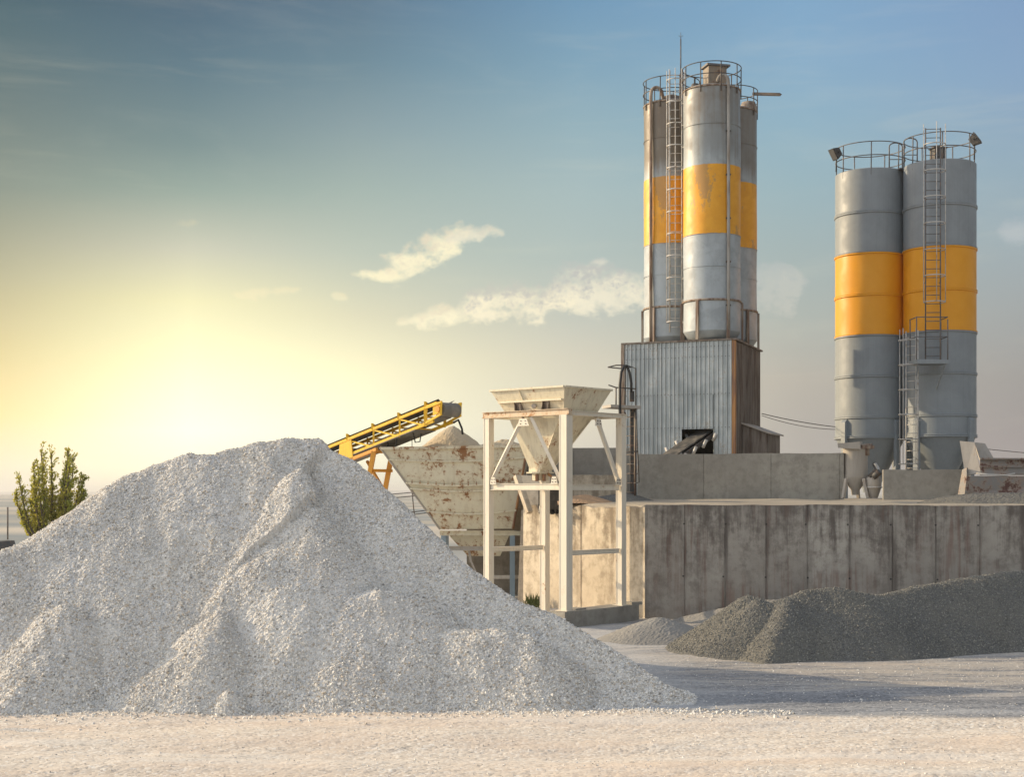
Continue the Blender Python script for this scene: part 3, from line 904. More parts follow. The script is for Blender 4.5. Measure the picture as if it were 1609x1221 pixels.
# inset the front edge slightly so it butts against the wall
Fq = []
for i in range(nfr - 1):
    for j in range(nb - 1):
        Fq.append((i * nb + j, (i + 1) * nb + j, (i + 1) * nb + j + 1, i * nb + j + 1))
up = mesh_np('upper_yard', V, Fq, M['upper'], True)
up['kind'] = 'structure'

def panel_wall(name, start, dirv, length, panel, z0, z1, th, mat, label, groove=0.03, depth=0.018, holes=True, jag=0.0, cat='wall'):
    """upright cast wall with recessed panel joints; the face is on the right-hand side of dirv"""
    d_ = dirv.normalized()
    n_ = Vector((d_.y, -d_.x, 0))            # outward
    us = [0.0]
    x = 0.0
    prof = [(0.0, 0.0)]
    while x + panel < length - 0.05:
        x += panel
        prof += [(x - groove / 2, 0.0), (x - groove / 2 + 0.004, -depth), (x + groove / 2 - 0.004, -depth), (x + groove / 2, 0.0)]
    prof.append((length, 0.0))
    # finer subdivision for an uneven top edge
    pts = []
    for (a, b) in zip(prof[:-1], prof[1:]):
        m_ = max(1, int((b[0] - a[0]) / 0.12)) if jag else 1
        for k in range(m_):
            pts.append((a[0] + (b[0] - a[0]) * k / m_, a[1] + (b[1] - a[1]) * k / m_))
    pts.append(prof[-1])
    mb = MB()
    fb, ft, bb, bt = [], [], [], []
    for (u, w) in pts:
        p = start + d_ * u + n_ * w
        q = start + d_ * u - n_ * th
        jz = jag * 1.6 * float(fbm(np.array([u * 1.7 + start.x]), np.array([start.y]), 4)[0]) - jag * 0.4 if jag else 0
        fb.append((p.x, p.y, z0)); ft.append((p.x, p.y, z1 + jz))
        bb.append((q.x, q.y, z0)); bt.append((q.x, q.y, z1 + jz * 0.5))
    n = len(pts)
    vs = fb + ft + bb + bt
    fs = []
    for i in range(n - 1):
        fs.append((i, i + 1, n + i + 1, n + i))
        fs.append((n + i, n + i + 1, 3 * n + i + 1, 3 * n + i))
        fs.append((2 * n + i + 1, 2 * n + i, 3 * n + i, 3 * n + i + 1))
    fs.append((0, n, 3 * n, 2 * n))
    fs.append((n - 1, 3 * n - 1, 4 * n - 1, 2 * n - 1))
    mb.add(vs, fs)
    if holes:
        x = 0.0
        while x + panel < length:
            for zz in (z1 - 0.55, z1 - 2.05):
                for du in (panel,):
                    c = start + d_ * (x + du + random.uniform(-0.06, 0.06)) + n_ * 0.003
                    if zz > z0 + 0.3:
                        r_ = 0.028
                        mb.add([c + d_ * (r_ * math.cos(a * math.pi / 4)) + Vector((0, 0, zz + r_ * math.sin(a * math.pi / 4))) for a in range(8)], [tuple(range(8))], 1)
            x += panel
    loc = (start.x, start.y, 0)
    return tag(mb.build(name, [mat, M['joint']], loc=loc), label, cat)
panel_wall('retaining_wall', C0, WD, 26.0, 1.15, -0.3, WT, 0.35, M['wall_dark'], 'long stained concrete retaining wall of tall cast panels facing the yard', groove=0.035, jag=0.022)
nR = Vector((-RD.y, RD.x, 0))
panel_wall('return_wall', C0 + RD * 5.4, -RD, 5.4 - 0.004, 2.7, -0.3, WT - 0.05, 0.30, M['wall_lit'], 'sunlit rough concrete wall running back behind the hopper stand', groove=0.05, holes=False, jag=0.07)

# concrete pillars at the left end of the return wall
t_ = E0 + RD * 0.05
mb = MB()
a_ = at(815, 935, 45.3); 
mb.hexa([Vector((0.16, 45.55, -0.3)), Vector((0.78, 45.2, -0.3)), Vector((0.98, 45.75, -0.3)), Vector((0.36, 46.1, -0.3)),
         Vector((0.30, 45.65, 3.05)), Vector((0.74, 45.4, 3.05)), Vector((0.94, 45.85, 3.05)), Vector((0.5, 46.1, 3.05))])
tag(mb.build('concrete_pillar', M['pillar'], loc=(0.5, 45.6, 0)), 'brown grey tapering concrete pillar between the storage bin and the wall', 'pillar')

# plinth under the hopper stand
TH = R(42)
aV = Vector((-math.cos(TH), math.sin(TH), 0))
bV = Vector((math.sin(TH), math.cos(TH), 0))
N0 = Vector((1.456, 38.5, 0)); SA, SB = 2.85, 2.446
mb = MB()
p0 = N0 - bV * 0.3 + aV * -0.22
p1 = N0 + bV * (SB + 0.55) + aV * -0.22
p2 = p1 + aV * 0.62; p3 = p0 + aV * 0.62
mb.hexa([Vector((p.x, p.y, -0.3)) for p in (p0, p1, p2, p3)] + [Vector((p.x, p.y, 0.40 + dz)) for p, dz in ((p0, 0), (p1, 0.02), (p2, 0.03), (p3, -0.01))])
q = N0 + bV * 2.95 - aV * 0.05
mb.box((q.x, q.y, 0.45), (0.42, 0.30, 0.09), 0.7)
q = N0 + bV * 0.55 + aV * 0.1
mb.box((q.x, q.y, 0.425), (0.5, 0.34, 0.05), 0.9)
tag(mb.build('concrete_plinth', M['wall_upper'], loc=(N0.x, N0.y, 0)), 'low concrete plinth under the feet of the hopper stand', 'plinth')

# parapet on the upper yard and other blocks
P0 = at(1002, 780, 46.6); P1 = at(1326, 780, 45.2)
pd = Vector((P1.x - P0.x, P1.y - P0.y, 0))
panel_wall('parapet_wall', Vector((P0.x, P0.y, 0)), pd, pd.length, 2.15, 3.1, 4.88, 0.25, M['wall_upper'], 'grey concrete parapet wall in front of the corrugated tower shed', groove=0.03, holes=False, jag=0.015)
mb = MB()
for i in range(3):
    u0 = i * 2.15 + 0.02; u1 = min(pd.length, u0 + 2.11)
    dn = pd.normalized(); nn = Vector((dn.y, -dn.x, 0)) * 0.012
    z_ = 3.98
    a, b = P0 + dn * u0 + nn, P0 + dn * u1 + nn
    mb.beam((a.x, a.y, z_), (b.x, b.y, z_), 0.02, 0.03)
# block
Q0 = at(1388, 780, 43.9); Q1 = at(1514, 780, 43.4)
qd = Vector((Q1.x - Q0.x, Q1.y - Q0.y, 0))
panel_wall('concrete_block', Vector((Q0.x, Q0.y, 0)), qd, qd.length, 9.0, 3.1, gz(738, 43.6), 0.6, M['wall_upper'], 'low concrete block wall standing below the twin grey silos', holes=False, jag=0.01)
# back wall behind the hopper
B1 = at(828, 760, 48.6); B2 = at(990, 760, 48.2)
bd = Vector((B2.x - B1.x, B2.y - B1.y, 0))
panel_wall('back_wall_panel', Vector((B1.x, B1.y, 0)), bd, bd.length, 1.6, 3.1, gz(704, 48.4), 0.2, M['wall_upper'], 'grey green wall panel seen behind the hopper funnel', holes=False)
B1 = at(812, 760, 47.4); B2 = at(985, 760, 47.0)
bd = Vector((B2.x - B1.x, B2.y - B1.y, 0))
panel_wall('kerb_wall', Vector((B1.x, B1.y, 0)), bd, bd.length, 9, 3.1, gz(746, 47.2), 0.25, M['wall_lit'], 'low pale concrete kerb wall crossing behind the hopper outlet', holes=False, jag=0.04)

heap('sand_mound', [(sample([at(905, 778, 44.3), at(918, 776, 44.6)], 8), 0.30, 0.15)], 1.4, 3.6, 43.4, 46.2, 0.05, M['sand_orange'], 'small orange sand mound on the upper yard behind the stand', 0.05, 3.36, cat='sand heap')
heap('ash_mound', [(sample([at(950, 778, 45.0), at(985, 773, 45.4), at(1000, 779, 45.6)], 10), 0.33, 0.15)], 2.2, 5.2, 43.8, 46.4, 0.05, M['gravel_dark'], 'small dark grit mound at the foot of the parapet wall', 0.05, 3.36, cat='grit heap')

# ------------------------------------------------------------------ feed chute at the top of the return wall
ch = thing('feed_chute', (1.0, 44.3, 3.2), 'pale concrete feed chute with a black opening under the hopper', 'chute')
mb = MB()
mb.beam(at(812, 748, 45.0), at(832, 806, 44.5), 0.20, 0.14)
mb.build('side_plate', M['wall_lit'], ch)
mb = MB()
mb.plate([at(826, 803, 45.0), at(852, 803, 44.6), at(852, 747, 45.4), at(816, 747, 45.9)], 0.08)
mb.build('end_panel', M['wall_lit'], ch)
mb = MB()
mb.plate([at(846, 806, 44.0), at(888, 806, 43.5), at(888, 764, 44.2), at(846, 764, 44.7)], 0.03)
for i in range(6):
    p = at(850 + i * 6, 806, 43.95 - i * 0.06)
    mb.box((p.x, p.y - 0.04, p.z + 0.03), (0.1, 0.06, 0.1 + 0.06 * random.random()), random.random())
mb.build('shade_sheet', M['dark_hole'], ch)  # black sheet that paints the shade in the chute opening
mb = MB()
mb.tube([at(849, 806, 43.7), at(850, 797, 43.7), at(856, 793, 43.6), at(861, 797, 43.5)], 0.06, 8)
mb.build('pipe_elbow', M['collector'], ch)

# ------------------------------------------------------------------ elevated hopper on its stand
hp = thing('elevated_hopper', (1.2, 40.4, 0), 'rusty cream loading hopper raised on a four legged pale steel stand', 'hopper')
def S(u, v, z):   # u along aV (left face), v along bV (right face)
    p = N0 + aV * u + bV * v
    return Vector((p.x, p.y, z))
TOPZ = 5.72
foot = {(0, 0): 0.41, (SA, 0): -0.05, (0, SB): 0.41, (SA, SB): -0.05}
for (u, v), z0 in foot.items():
    mb = MB()
    w = 0.26 if (u, v) == (0, 0) else 0.21
    a, b = S(u, v, z0), S(u, v, TOPZ)
    for s in (-1, 1):
        off = aV * (s * (w / 2 - 0.012))
        mb.beam(a + off, b + off, 0.024, w, up=(aV.y, -aV.x, 0))
    # web plate and closing face, so the post reads as a box section
    mb.beam(a + bV * (w / 2 - 0.02), b + bV * (w / 2 - 0.02), w - 0.05, 0.02, up=bV)
    mb.beam(a - bV * (w / 2 - 0.02), b - bV * (w / 2 - 0.02), w - 0.05, 0.02, up=bV)
    mb.box((a.x, a.y, z0 + 0.01), (w + 0.14, w + 0.14, 0.024), math.atan2(aV.y, aV.x))
    mb.build('leg', M['stand'], hp)
zm = gz(765, 38.9)
zl = gz(867, 39.6)
def beam_part(a, b, w, h, name='beam', mat='stand'):
    mb = MB(); mb.ibeam(a, b, w, h, t=0.016); mb.beam(a, b, w * 0.6, h - 0.04)
    mb.build(name, M[mat], hp)
g = 0.13
beam_part(S(-0.16, 0, TOPZ + 0.085), S(SA + 0.16, 0, TOPZ + 0.085), 0.24, 0.17, 'top_beam', 'stand_top')
beam_part(S(-0.02, 0.13, TOPZ + 0.06), S(-0.02, SB + 0.16, TOPZ + 0.06), 0.20, 0.12, 'top_beam')
beam_part(S(SA, 0.13, TOPZ + 0.06), S(SA, SB + 0.16, TOPZ + 0.06), 0.20, 0.12, 'top_beam')
beam_part(S(0.1, SB, TOPZ + 0.06), S(SA - 0.1, SB, TOPZ + 0.06), 0.20, 0.12, 'top_beam')
beam_part(S(g, 0, zm), S(SA - g, 0, zm), 0.17, 0.18)
beam_part(S(0, g, zm - 0.02), S(0, SB - g, zm - 0.02), 0.14, 0.15)
beam_part(S(SA, g, zm - 0.02), S(SA, SB - g, zm - 0.02), 0.14, 0.15)
beam_part(S(0, g, zl), S(0, SB - g, zl), 0.13, 0.13)
beam_part(S(SA, g, zl + 0.02), S(SA, SB - g, zl + 0.02), 0.13, 0.13)
def brace(a, b, r=0.055):
    mb = MB(); mb.beam(a, b, r * 1.7, r * 1.7, up=(0.3, 0.2, 1)); mb.build('brace', M['stand'], hp)
cx = SA / 2
brace(S(cx + 0.10, -0.02, TOPZ - 0.02), S(SA - 0.10, -0.02, zm + 0.12))
brace(S(cx - 0.20, -0.02, TOPZ - 0.02), S(0.14, -0.02, zm + 0.12))
brace(S(0, SB / 2 + 0.1, TOPZ - 0.02), S(0, SB - 0.12, zm + 0.12))
brace(S(SA, SB / 2, TOPZ - 0.02), S(SA, SB - 0.12, zm + 0.12))
def gusset(u, v, z, face, w=0.24, h=0.20):
    mb = MB()
    if face == 'a':
        q_ = [S(u - w / 2, v - 0.125, z), S(u + w / 2, v - 0.125, z), S(u + w / 2 * 0.6, v - 0.125, z + h), S(u - w / 2 * 0.6, v - 0.125, z + h)]
    else:
        q_ = [S(u - 0.125, v - w / 2, z), S(u - 0.125, v + w / 2, z), S(u - 0.125, v + w / 2 * 0.6, z + h), S(u - 0.125, v - w / 2 * 0.6, z + h)]
    mb.plate(q_, 0.014)
    gp = mb.build('gusset_plate', M['stand'], hp)
    for f in (0.25, 0.75):
        for g_ in (0.3, 0.7):
            p = q_[0].lerp(q_[1], f).lerp(q_[3].lerp(q_[2], f), g_)
            d_ = (aV.cross(Vector((0, 0, 1))) if face == 'a' else bV.cross(Vector((0, 0, 1))))
            if d_.y > 0:
                d_ = -d_
            mb = MB(); mb.tube([p, p + d_ * 0.03], 0.016, 6); mb.build('bolt', M['rust'], gp)
gusset(cx, 0, TOPZ - 0.26, 'a', 0.44)
gusset(0.30, 0, zm + 0.07, 'a')
gusset(SA - 0.30, 0, zm + 0.07, 'a')
gusset(0, SB / 2 + 0.05, TOPZ - 0.26, 'b', 0.3)
gusset(0, SB - 0.28, zm + 0.05, 'b')
# bin: flared upper box then an offset pyramid
RZ = gz(607, 38.6)          # rim height
BZ = TOPZ + 0.12
def rect(u0, u1, v0, v1, z):
    return [S(u0, v0, z), S(u0, v1, z), S(u1, v1, z), S(u1, v0, z)]
rim = rect(0.07, SA - 0.25 + 0.2, 0.02, SB - 0.35, RZ)
low = rect(0.32, SA - 0.42, 0.30, SB - 0.72, BZ - 0.02)
mb = MB()
def shell(mb, lo, hi, th=0.03, mi=0):
    n = 4
    for i in range(n):
        j = (i + 1) % n
        q = [lo[i], lo[j], hi[j], hi[i]]
        ctr = sum(lo + hi, Vector()) / 8
        nr = (q[1] - q[0]).cross(q[2] - q[0]).normalized()
        fc = sum(q, Vector()) / 4
        if nr.dot(fc - ctr) < 0:
            q = [q[1], q[0], q[3], q[2]]
        mb.plate(q, th, mi)
shell(mb, low, rim)
for i in range(4):
    mb.beam(rim[i], rim[(i + 1) % 4], 0.10, 0.05)
bin_ = mb.build('upper_bin', M['hopper'], hp)
# horizontal ribs and gussets on the left face of the bin
mb = MB()
def onface(lo, hi, i, f, h, out=0.0):
    j = (i + 1) % 4
    a = lo[i].lerp(lo[j], f); b = hi[i].lerp(hi[j], f)
    p = a.lerp(b, h)
    nr = (lo[j] - lo[i]).cross(hi[i] - lo[i]).normalized()
    ctr = sum(lo + hi, Vector()) / 8
    if nr.dot(p - ctr) < 0:
        nr = -nr
    return p + nr * out
mb.beam(onface(low, rim, 3, 0.02, 0.52, 0.03), onface(low, rim, 3, 0.98, 0.52, 0.03), 0.09, 0.05)
mb.beam(onface(low, rim, 0, 0.02, 0.06, 0.02), onface(low, rim, 0, 0.98, 0.06, 0.02), 0.06, 0.05)
mb.beam(onface(low, rim, 3, 0.40, 0.52, 0.012), onface(low, rim, 3, 0.40, 0.99, 0.012), 0.02, 0.05)
mb.build('rib', M['hopper'], hp)
for f in (0.30, 0.74):
    mb = MB()
    for df in (-0.045, 0.045):
        mb.plate([onface(low, rim, 3, f + df, 0.50, 0.02), onface(low, rim, 3, f + df, 0.03, 0.24), onface(low, rim, 3, f + df, 0.02, 0.01), onface(low, rim, 3, f + df, 0.48, 0.0)], 0.02)
    mb.plate([onface(low, rim, 3, f - 0.04, 0.02, 0.06), onface(low, rim, 3, f + 0.04, 0.02, 0.06), onface(low, rim, 3, f + 0.04, 0.48, 0.02), onface(low, rim, 3, f - 0.04, 0.48, 0.02)], 0.015)
    mb.build('bracket', M['rust'], hp)
for f in (0.54,):
    mb = MB()
    c = onface(low, rim, 3, f, 0.30, 0.02)
    mb.tube([c, c + Vector((-0.02, -0.05, 0))], 0.07, 10)
    mb.build('vibrator', M['collector'], hp)
OC = at(849, 745, 40.3)
oz = gz(742, 40.3)
ov = (OC - N0); ou = ov.dot(aV); ow = ov.dot(bV)
out = rect(ou - 0.19, ou + 0.19, ow - 0.19, ow + 0.19, oz)
low2 = rect(0.34, SA - 0.44, 0.32, SB - 0.74, BZ - 0.02)
mb = MB()
shell(mb, out, low2, 0.025)
mb.build('funnel', M['hopper'], hp)
mb = MB()
mb.beam(onface(out, low2, 3, 0.97, 0.05, 0.02), onface(out, low2, 3, 0.97, 0.95, 0.02), 0.05, 0.03)
mb.beam(onface(out, low2, 0, 0.97, 0.05, 0.02), onface(out, low2, 0, 0.97, 0.95, 0.02), 0.05, 0.03)
mb.build('corner_strip', M['hopper'], hp)
mb = MB()
mb.box((OC.x, OC.y, oz - 0.02), (0.62, 0.5, 0.04), TH)
mb.box((OC.x, OC.y, oz + 0.06), (0.46, 0.46, 0.12), TH)
mb.box((OC.x, OC.y, oz - 0.14), (0.34, 0.32, 0.20), TH)
gt = mb.build('discharge_gate', M['hopper'], hp)
mb = MB()
for s in (-0.10, 0.10):
    mb.tube([(OC.x + s, OC.y - 0.22, oz - 0.06), (OC.x + s, OC.y - 0.22, oz - 0.26)], 0.05, 8)
mb.tube([(OC.x + 0.22, OC.y - 0.1, oz - 0.05), (OC.x + 0.30, OC.y - 0.2, oz - 0.12)], 0.04, 8)
mb.build('cylinder', M['rust_trim'], hp)

# ------------------------------------------------------------------ storage bin with sand
sb = thing('storage_bin', (-1.9, 47.5, 0), 'big rust streaked pale steel bin heaped with sand behind the gravel', 'storage bin')
Yb = 46.6
bt = [at(597, 703, Yb), at(829, 699, Yb), at(829, 699, Yb) + Vector((0.25, 3.4, 0)), at(597, 703, Yb) + Vector((0.1, 3.4, 0))]
bb_ = [at(691, 832, Yb + 0.55), at(806, 831, Yb + 0.55), at(806, 831, Yb + 0.55) + Vector((0, 2.0, 0)), at(691, 832, Yb + 0.55) + Vector((0, 2.0, 0))]
# front panel with a slightly bellied surface
mb = MB()
nu, nv = 28, 22
vs, fs = [], []
for j in range(nv + 1):
    for i in range(nu + 1):
        f, h = i / nu, j / nv
        a = bb_[0].lerp(bb_[1], f); b = bt[0].lerp(bt[1], f)
        p = a.lerp(b, h)
        bel = 0.16 * math.sin(math.pi * f) * math.sin(math.pi * h) + 0.012 * math.sin(9 * f + 3 * h) * math.sin(7 * h)
        vs.append(p + Vector((0, -bel, -0.05 * math.sin(math.pi * f) * math.sin(math.pi * h))))
for j in range(nv):
    for i in range(nu):
        fs.append((j * (nu + 1) + i, j * (nu + 1) + i + 1, (j + 1) * (nu + 1) + i + 1, (j + 1) * (nu + 1) + i))
mb.add(vs, fs, 0, True)
mb.build('front_panel', M['bin'], sb)
mb = MB()
for i in (1, 2, 3):
    j = (i + 1) % 4
    mb.add([bb_[i], bb_[j], bt[j], bt[i]], [(0, 1, 2, 3)])
mb.build('side_panel', M['bin'], sb)
def belt_line(h, out, w, hh, name='stiffener', mat='bin'):
    mb = MB()
    pts = []
    for i in range(nu + 1):
        f = i / nu
        a = bb_[0].lerp(bb_[1], f); b = bt[0].lerp(bt[1], f)
        p = a.lerp(b, h)
        bel = 0.16 * math.sin(math.pi * f) * math.sin(math.pi * h)
        pts.append(p + Vector((0, -bel - out, -0.05 * math.sin(math.pi * f) * math.sin(math.pi * h) - 0.07 * math.sin(math.pi * f) * (h < 0.9))))
    for p, q in zip(pts[:-1], pts[1:]):
        mb.beam(p, q, w, hh)
    return mb.build(name, M[mat], sb)
belt_line(0.985, 0.04, 0.12, 0.09, 'rim')
belt_line(0.85, 0.03, 0.07, 0.05)
belt_line(0.57, 0.04, 0.10, 0.06)
belt_line(0.50, 0.03, 0.07, 0.05)
belt_line(0.22, 0.02, 0.06, 0.05)
for i in range(14):
    mb = MB()
    f = 0.06 + 0.9 * i / 13
    a = bb_[0].lerp(bb_[1], f); b = bt[0].lerp(bt[1], f)
    p = a.lerp(b, 0.58) + Vector((0, -0.16 * math.sin(math.pi * f) * 0.97 - 0.06, -0.12 * math.sin(math.pi * f)))
    mb.tube([p, p + Vector((0, -0.04, 0.0))], 0.025, 6)
    mb.beam(p + Vector((0, 0, 0.02)), p + Vector((0, 0, 0.09)), 0.02, 0.03)
    mb.build('bolt', M['rust_trim'], sb)
# edges
mb = MB()
mb.beam(bb_[0], bt[0], 0.07, 0.06); mb.build('corner_angle', M['collector'], sb)
mb = MB()
mb.beam(bb_[1], bt[1], 0.07, 0.06); mb.build('corner_angle', M['rust_trim'], sb)
# support frame
fz = gz(838, Yb + 0.6)
fl = [at(691, 838, Yb + 0.45), at(808, 838, Yb + 0.45)]
mb = MB(); mb.ibeam(fl[0], fl[1], 0.14, 0.16); mb.build('frame_beam', M['bin'], sb)
mb = MB(); mb.ibeam(fl[1], fl[1] + Vector((1.2, 0, -0.05)), 0.14, 0.14); mb.build('frame_beam', M['bin'], sb)
mb = MB(); mb.ibeam(at(700, 862, Yb + 0.4), at(852, 862, Yb - 0.6), 0.12, 0.14); mb.build('frame_beam', M['collector'], sb)
for (px, w_, mt) in ((697, 0.16, 'blue_post'), (805, 0.17, 'blue_post')):
    for dy in (0.45, 2.4):
        p = at(px, 840, Yb + dy)
        if dy > 1:
            p.x = at(px, 840, Yb + 0.45).x
        mb = MB()
        mb.ibeam((p.x, p.y, -0.1), (p.x, p.y, fz - 0.08), w_, w_, up=(0, 1, 0))
        mb.beam((p.x, p.y, -0.1), (p.x, p.y, fz - 0.08), w_ * 0.9, w_ * 0.6, up=(0, 1, 0))
        mb.build('frame_post', M[mt], sb)
l0 = [at(706, 842, Yb + 0.6), at(800, 842, Yb + 0.6), at(800, 842, Yb + 0.6) + Vector((0, 1.7, 0)), at(706, 842, Yb + 0.6) + Vector((0, 1.7, 0))]
l1 = [at(735, 874, Yb + 1.0), at(786, 874, Yb + 1.0), at(786, 874, Yb + 1.0) + Vector((0, 0.7, 0)), at(735, 874, Yb + 1.0) + Vector((0, 0.7, 0))]
mb = MB(); shell(mb, l1, l0, 0.02); mb.build('lower_funnel', M['bin'], sb)
mb = MB()
mb.beam(at(737, 866, Yb + 0.3), at(740, 884, Yb + 0.3), 0.08, 0.08); mb.beam(at(741, 884, Yb + 0.3), at(750, 905, Yb + 0.3), 0.10, 0.06)
mb.build('gate_lever', M['collector'], sb)
# things in the shade below the bin: a beam across and a steel tie
mb = MB(); mb.beam(at(770, 907, Yb + 1.2), at(820, 907, Yb + 0.6), 0.10, 0.12); mb.build('tie_beam', M['collector'], sb)

bx0, bx1 = bt[0].x + 0.12, bt[1].x - 0.1
pk = at(711, 667, Yb + 1.7)
X, Y = np.meshgrid(np.arange(bx0, bx1 + 0.05, 0.05), np.arange(Yb + 0.1, Yb + 3.35, 0.05))
zt = bt[0].z - 0.06
H1 = cones(X + 0.05 * fbm(X * 3, Y * 3), Y, [([tuple(pk)], 0.78, 0.14)])
k2 = at(793, 688, Yb + 1.6)
k3 = at(768, 694, Yb + 1.4)
H = np.maximum(np.maximum(H1, cones(X, Y, [([tuple(k2), tuple(k3)], 0.5, 0.2)])), zt + 0.04 * fbm(X * 2, Y * 2))
H = H + rng.normal(0, 0.006, X.shape) + 0.03 * fbm(X * 4, Y * 4, 2)
so = mesh_np('sand_heap', np.stack([X.ravel(), Y.ravel(), H.ravel()], 1), grid_faces(X.shape[1], X.shape[0]), M['sand'], False, (pk.x, pk.y, zt))
tag(so, 'conical heap of tan sand rising out of the storage bin', 'sand heap')

# dark back wall under the upper yard beside the bin
panel_wall('cellar_wall', Vector((-1.6, 50.2, 0)), Vector((1, 0, 0)), 3.4, 9, -0.2, 3.2, 0.2, M['pillar'], 'shaded concrete wall deep behind the legs of the storage bin', holes=False)

# ------------------------------------------------------------------ yellow belt conveyor
cv = thing('belt_conveyor', (-6.0, 47.6, 0), 'yellow lattice belt conveyor rising over the heap towards the storage bin', 'conveyor')
HD = at(687, 634, 45.6)
cd = Vector((-0.80, 0.60, 0)).normalized()
side = Vector((0.60, 0.80, 0)).normalized()     # towards the far side
SLO = math.tan(R(15.5))
def CP(k, off, dz):
    p = HD + cd * k + side * off
    return Vector((p.x, p.y, HD.z - SLO * k + dz))
KL = 13.0
BW = 0.95
for off in (0.0, BW):
    mb = MB()
    mb.beam(CP(0, off, 0.02), CP(KL, off, 0.02), 0.08, 0.09)
    mb.build('top_chord', M['yellow'], cv)
    mb = MB()
    mb.beam(CP(0.15, off, -0.52), CP(KL, off, -0.52), 0.08, 0.09)
    mb.build('bottom_chord', M['yellow'], cv)
    mb = MB()
    k = 0.45
    i = 0
    while k < KL - 1.2:
        mb.beam(CP(k, off, 0.10), CP(k, off, -0.52), 0.06, 0.07)
        if i >= 0:
            mb.beam(CP(k, off, -0.58), CP(k + 1.15, off, -0.02), 0.05, 0.05)
        k += 1.15; i += 1
    mb.build('lattice', M['yellow'], cv)
k = 0.45
while k < KL:
    mb = MB(); mb.beam(CP(k, 0, -0.30), CP(k, BW, -0.30), 0.05, 0.05); mb.build('cross_bar', M['yellow'], cv)
    mb = MB(); mb.beam(CP(k + 0.5, 0, -0.52), CP(k + 0.5, BW, -0.52), 0.05, 0.05); mb.build('cross_bar', M['yellow'], cv)
    k += 1.15
for k in (0.5, 1.65, 2.8, 3.95, 5.1):
    mb = MB()
    mb.beam(CP(k, -0.02, 0.02), CP(k, -0.02, 0.22), 0.06, 0.06)
    mb.beam(CP(k, -0.02, 0.20), CP(k, 0.22, 0.10), 0.05, 0.05)
    mb.build('idler_bracket', M['yellow'], cv)
# belt: carrying run (troughed) and return run
mb = MB()
nk = 60
prof = [(0.06, 0.12), (0.26, 0.0), (0.70, 0.0), (0.90, 0.12)]
vs = [CP(KL * i / nk, o_, z_ + 0.03) for i in range(nk + 1) for (o_, z_) in prof]
fs = [(i * 4 + j, i * 4 + j + 1, (i + 1) * 4 + j + 1, (i + 1) * 4 + j) for i in range(nk) for j in range(3)]
mb.add(vs, fs, 0, False)
mb.build('belt', M['belt'], cv)
mb = MB()
mb.plate([CP(0.1, 0.10, -0.40), CP(KL, 0.10, -0.40), CP(KL, BW - 0.1, -0.40), CP(0.1, BW - 0.1, -0.40)], 0.03)
mb.plate([CP(0.9, -0.05, -0.58), CP(KL, -0.05, -0.58), CP(KL, BW + 0.05, -0.58), CP(0.9, BW + 0.05, -0.58)], 0.02)
mb.build('return_belt', M['belt_under'], cv)
# head drum and its side plates
DC = CP(-0.05, 0, -0.20)
mb = MB()
n = 28
rr = 0.23
ring0 = [DC + side * 0.06 + (cd * math.cos(a) + Vector((0, 0, 1)) * math.sin(a)) * rr for a in [2 * math.pi * i / n for i in range(n)]]
ring1 = [p + side * (BW - 0.12) for p in ring0]
mb.add(ring0 + ring1, [(i, (i + 1) % n, n + (i + 1) % n, n + i) for i in range(n)], 0, True)
mb.add(ring0, [tuple(range(n))]); mb.add(ring1, [tuple(range(n))])
mb.build('head_drum', M['belt_under'], cv)
for off in (-0.03, BW + 0.01):
    mb = MB()
    for a_, b_ in (((-0.22, -0.02), (0.55, 0.0)), ((-0.20, -0.40), (0.55, -0.50)), ((-0.20, -0.02), (-0.18, -0.42)), ((0.50, 0.0), (0.50, -0.50))):
        mb.beam(CP(a_[0], off, a_[1]), CP(b_[0], off, b_[1]), 0.06, 0.07)
    mb.plate([CP(-0.14, off, -0.06), CP(0.16, off, -0.06), CP(0.16, off, -0.34), CP(-0.14, off, -0.34)], 0.03)
    pl = mb.build('bearing_plate', M['yellow'], cv)
    mb = MB()
    c = DC + side * (off - 0.05)
    mb.tube([c, c + side * 0.1], 0.10, 12)
    mb.build('bearing', M['orange_leg'], cv)
mb = MB()
mb.plate([CP(3.72, -0.06, -0.05), CP(4.25, -0.06, -0.05), CP(4.35, -0.06, -0.98), CP(3.60, -0.06, -0.98)], 0.04)
mb.build('splice_plate', M['yellow'], cv)
# support trestle
for off in (0.02, BW - 0.02):
    mb = MB()
    a = CP(2.75, off, -0.72)
    mb.beam(a, Vector((a.x - 0.95, a.y + 0.1, 0)), 0.15, 0.15)
    mb.build('support_leg', M['orange_leg'], cv)
    mb = MB()
    b = a + (Vector((a.x - 0.95, a.y + 0.1, 0)) - a) * 0.27
    mb.beam(CP(3.9, off, -0.70), b, 0.08, 0.08)
    mb.beam(b, CP(4.5, off, -0.78) + Vector((0, 0, -0.35)), 0.06, 0.07)
    mb.build('support_strut', M['orange_leg'], cv)
mb = MB()
for z_ in (-0.72, -1.35):
    mb.beam(CP(2.8, 0, z_), CP(2.8, BW, z_), 0.10, 0.10)
mb.beam(CP(2.6, 0.0, -0.70), CP(4.6, 0.0, -0.70), 0.12, 0.10)
mb.build('support_crossbeam', M['orange_leg'], cv)
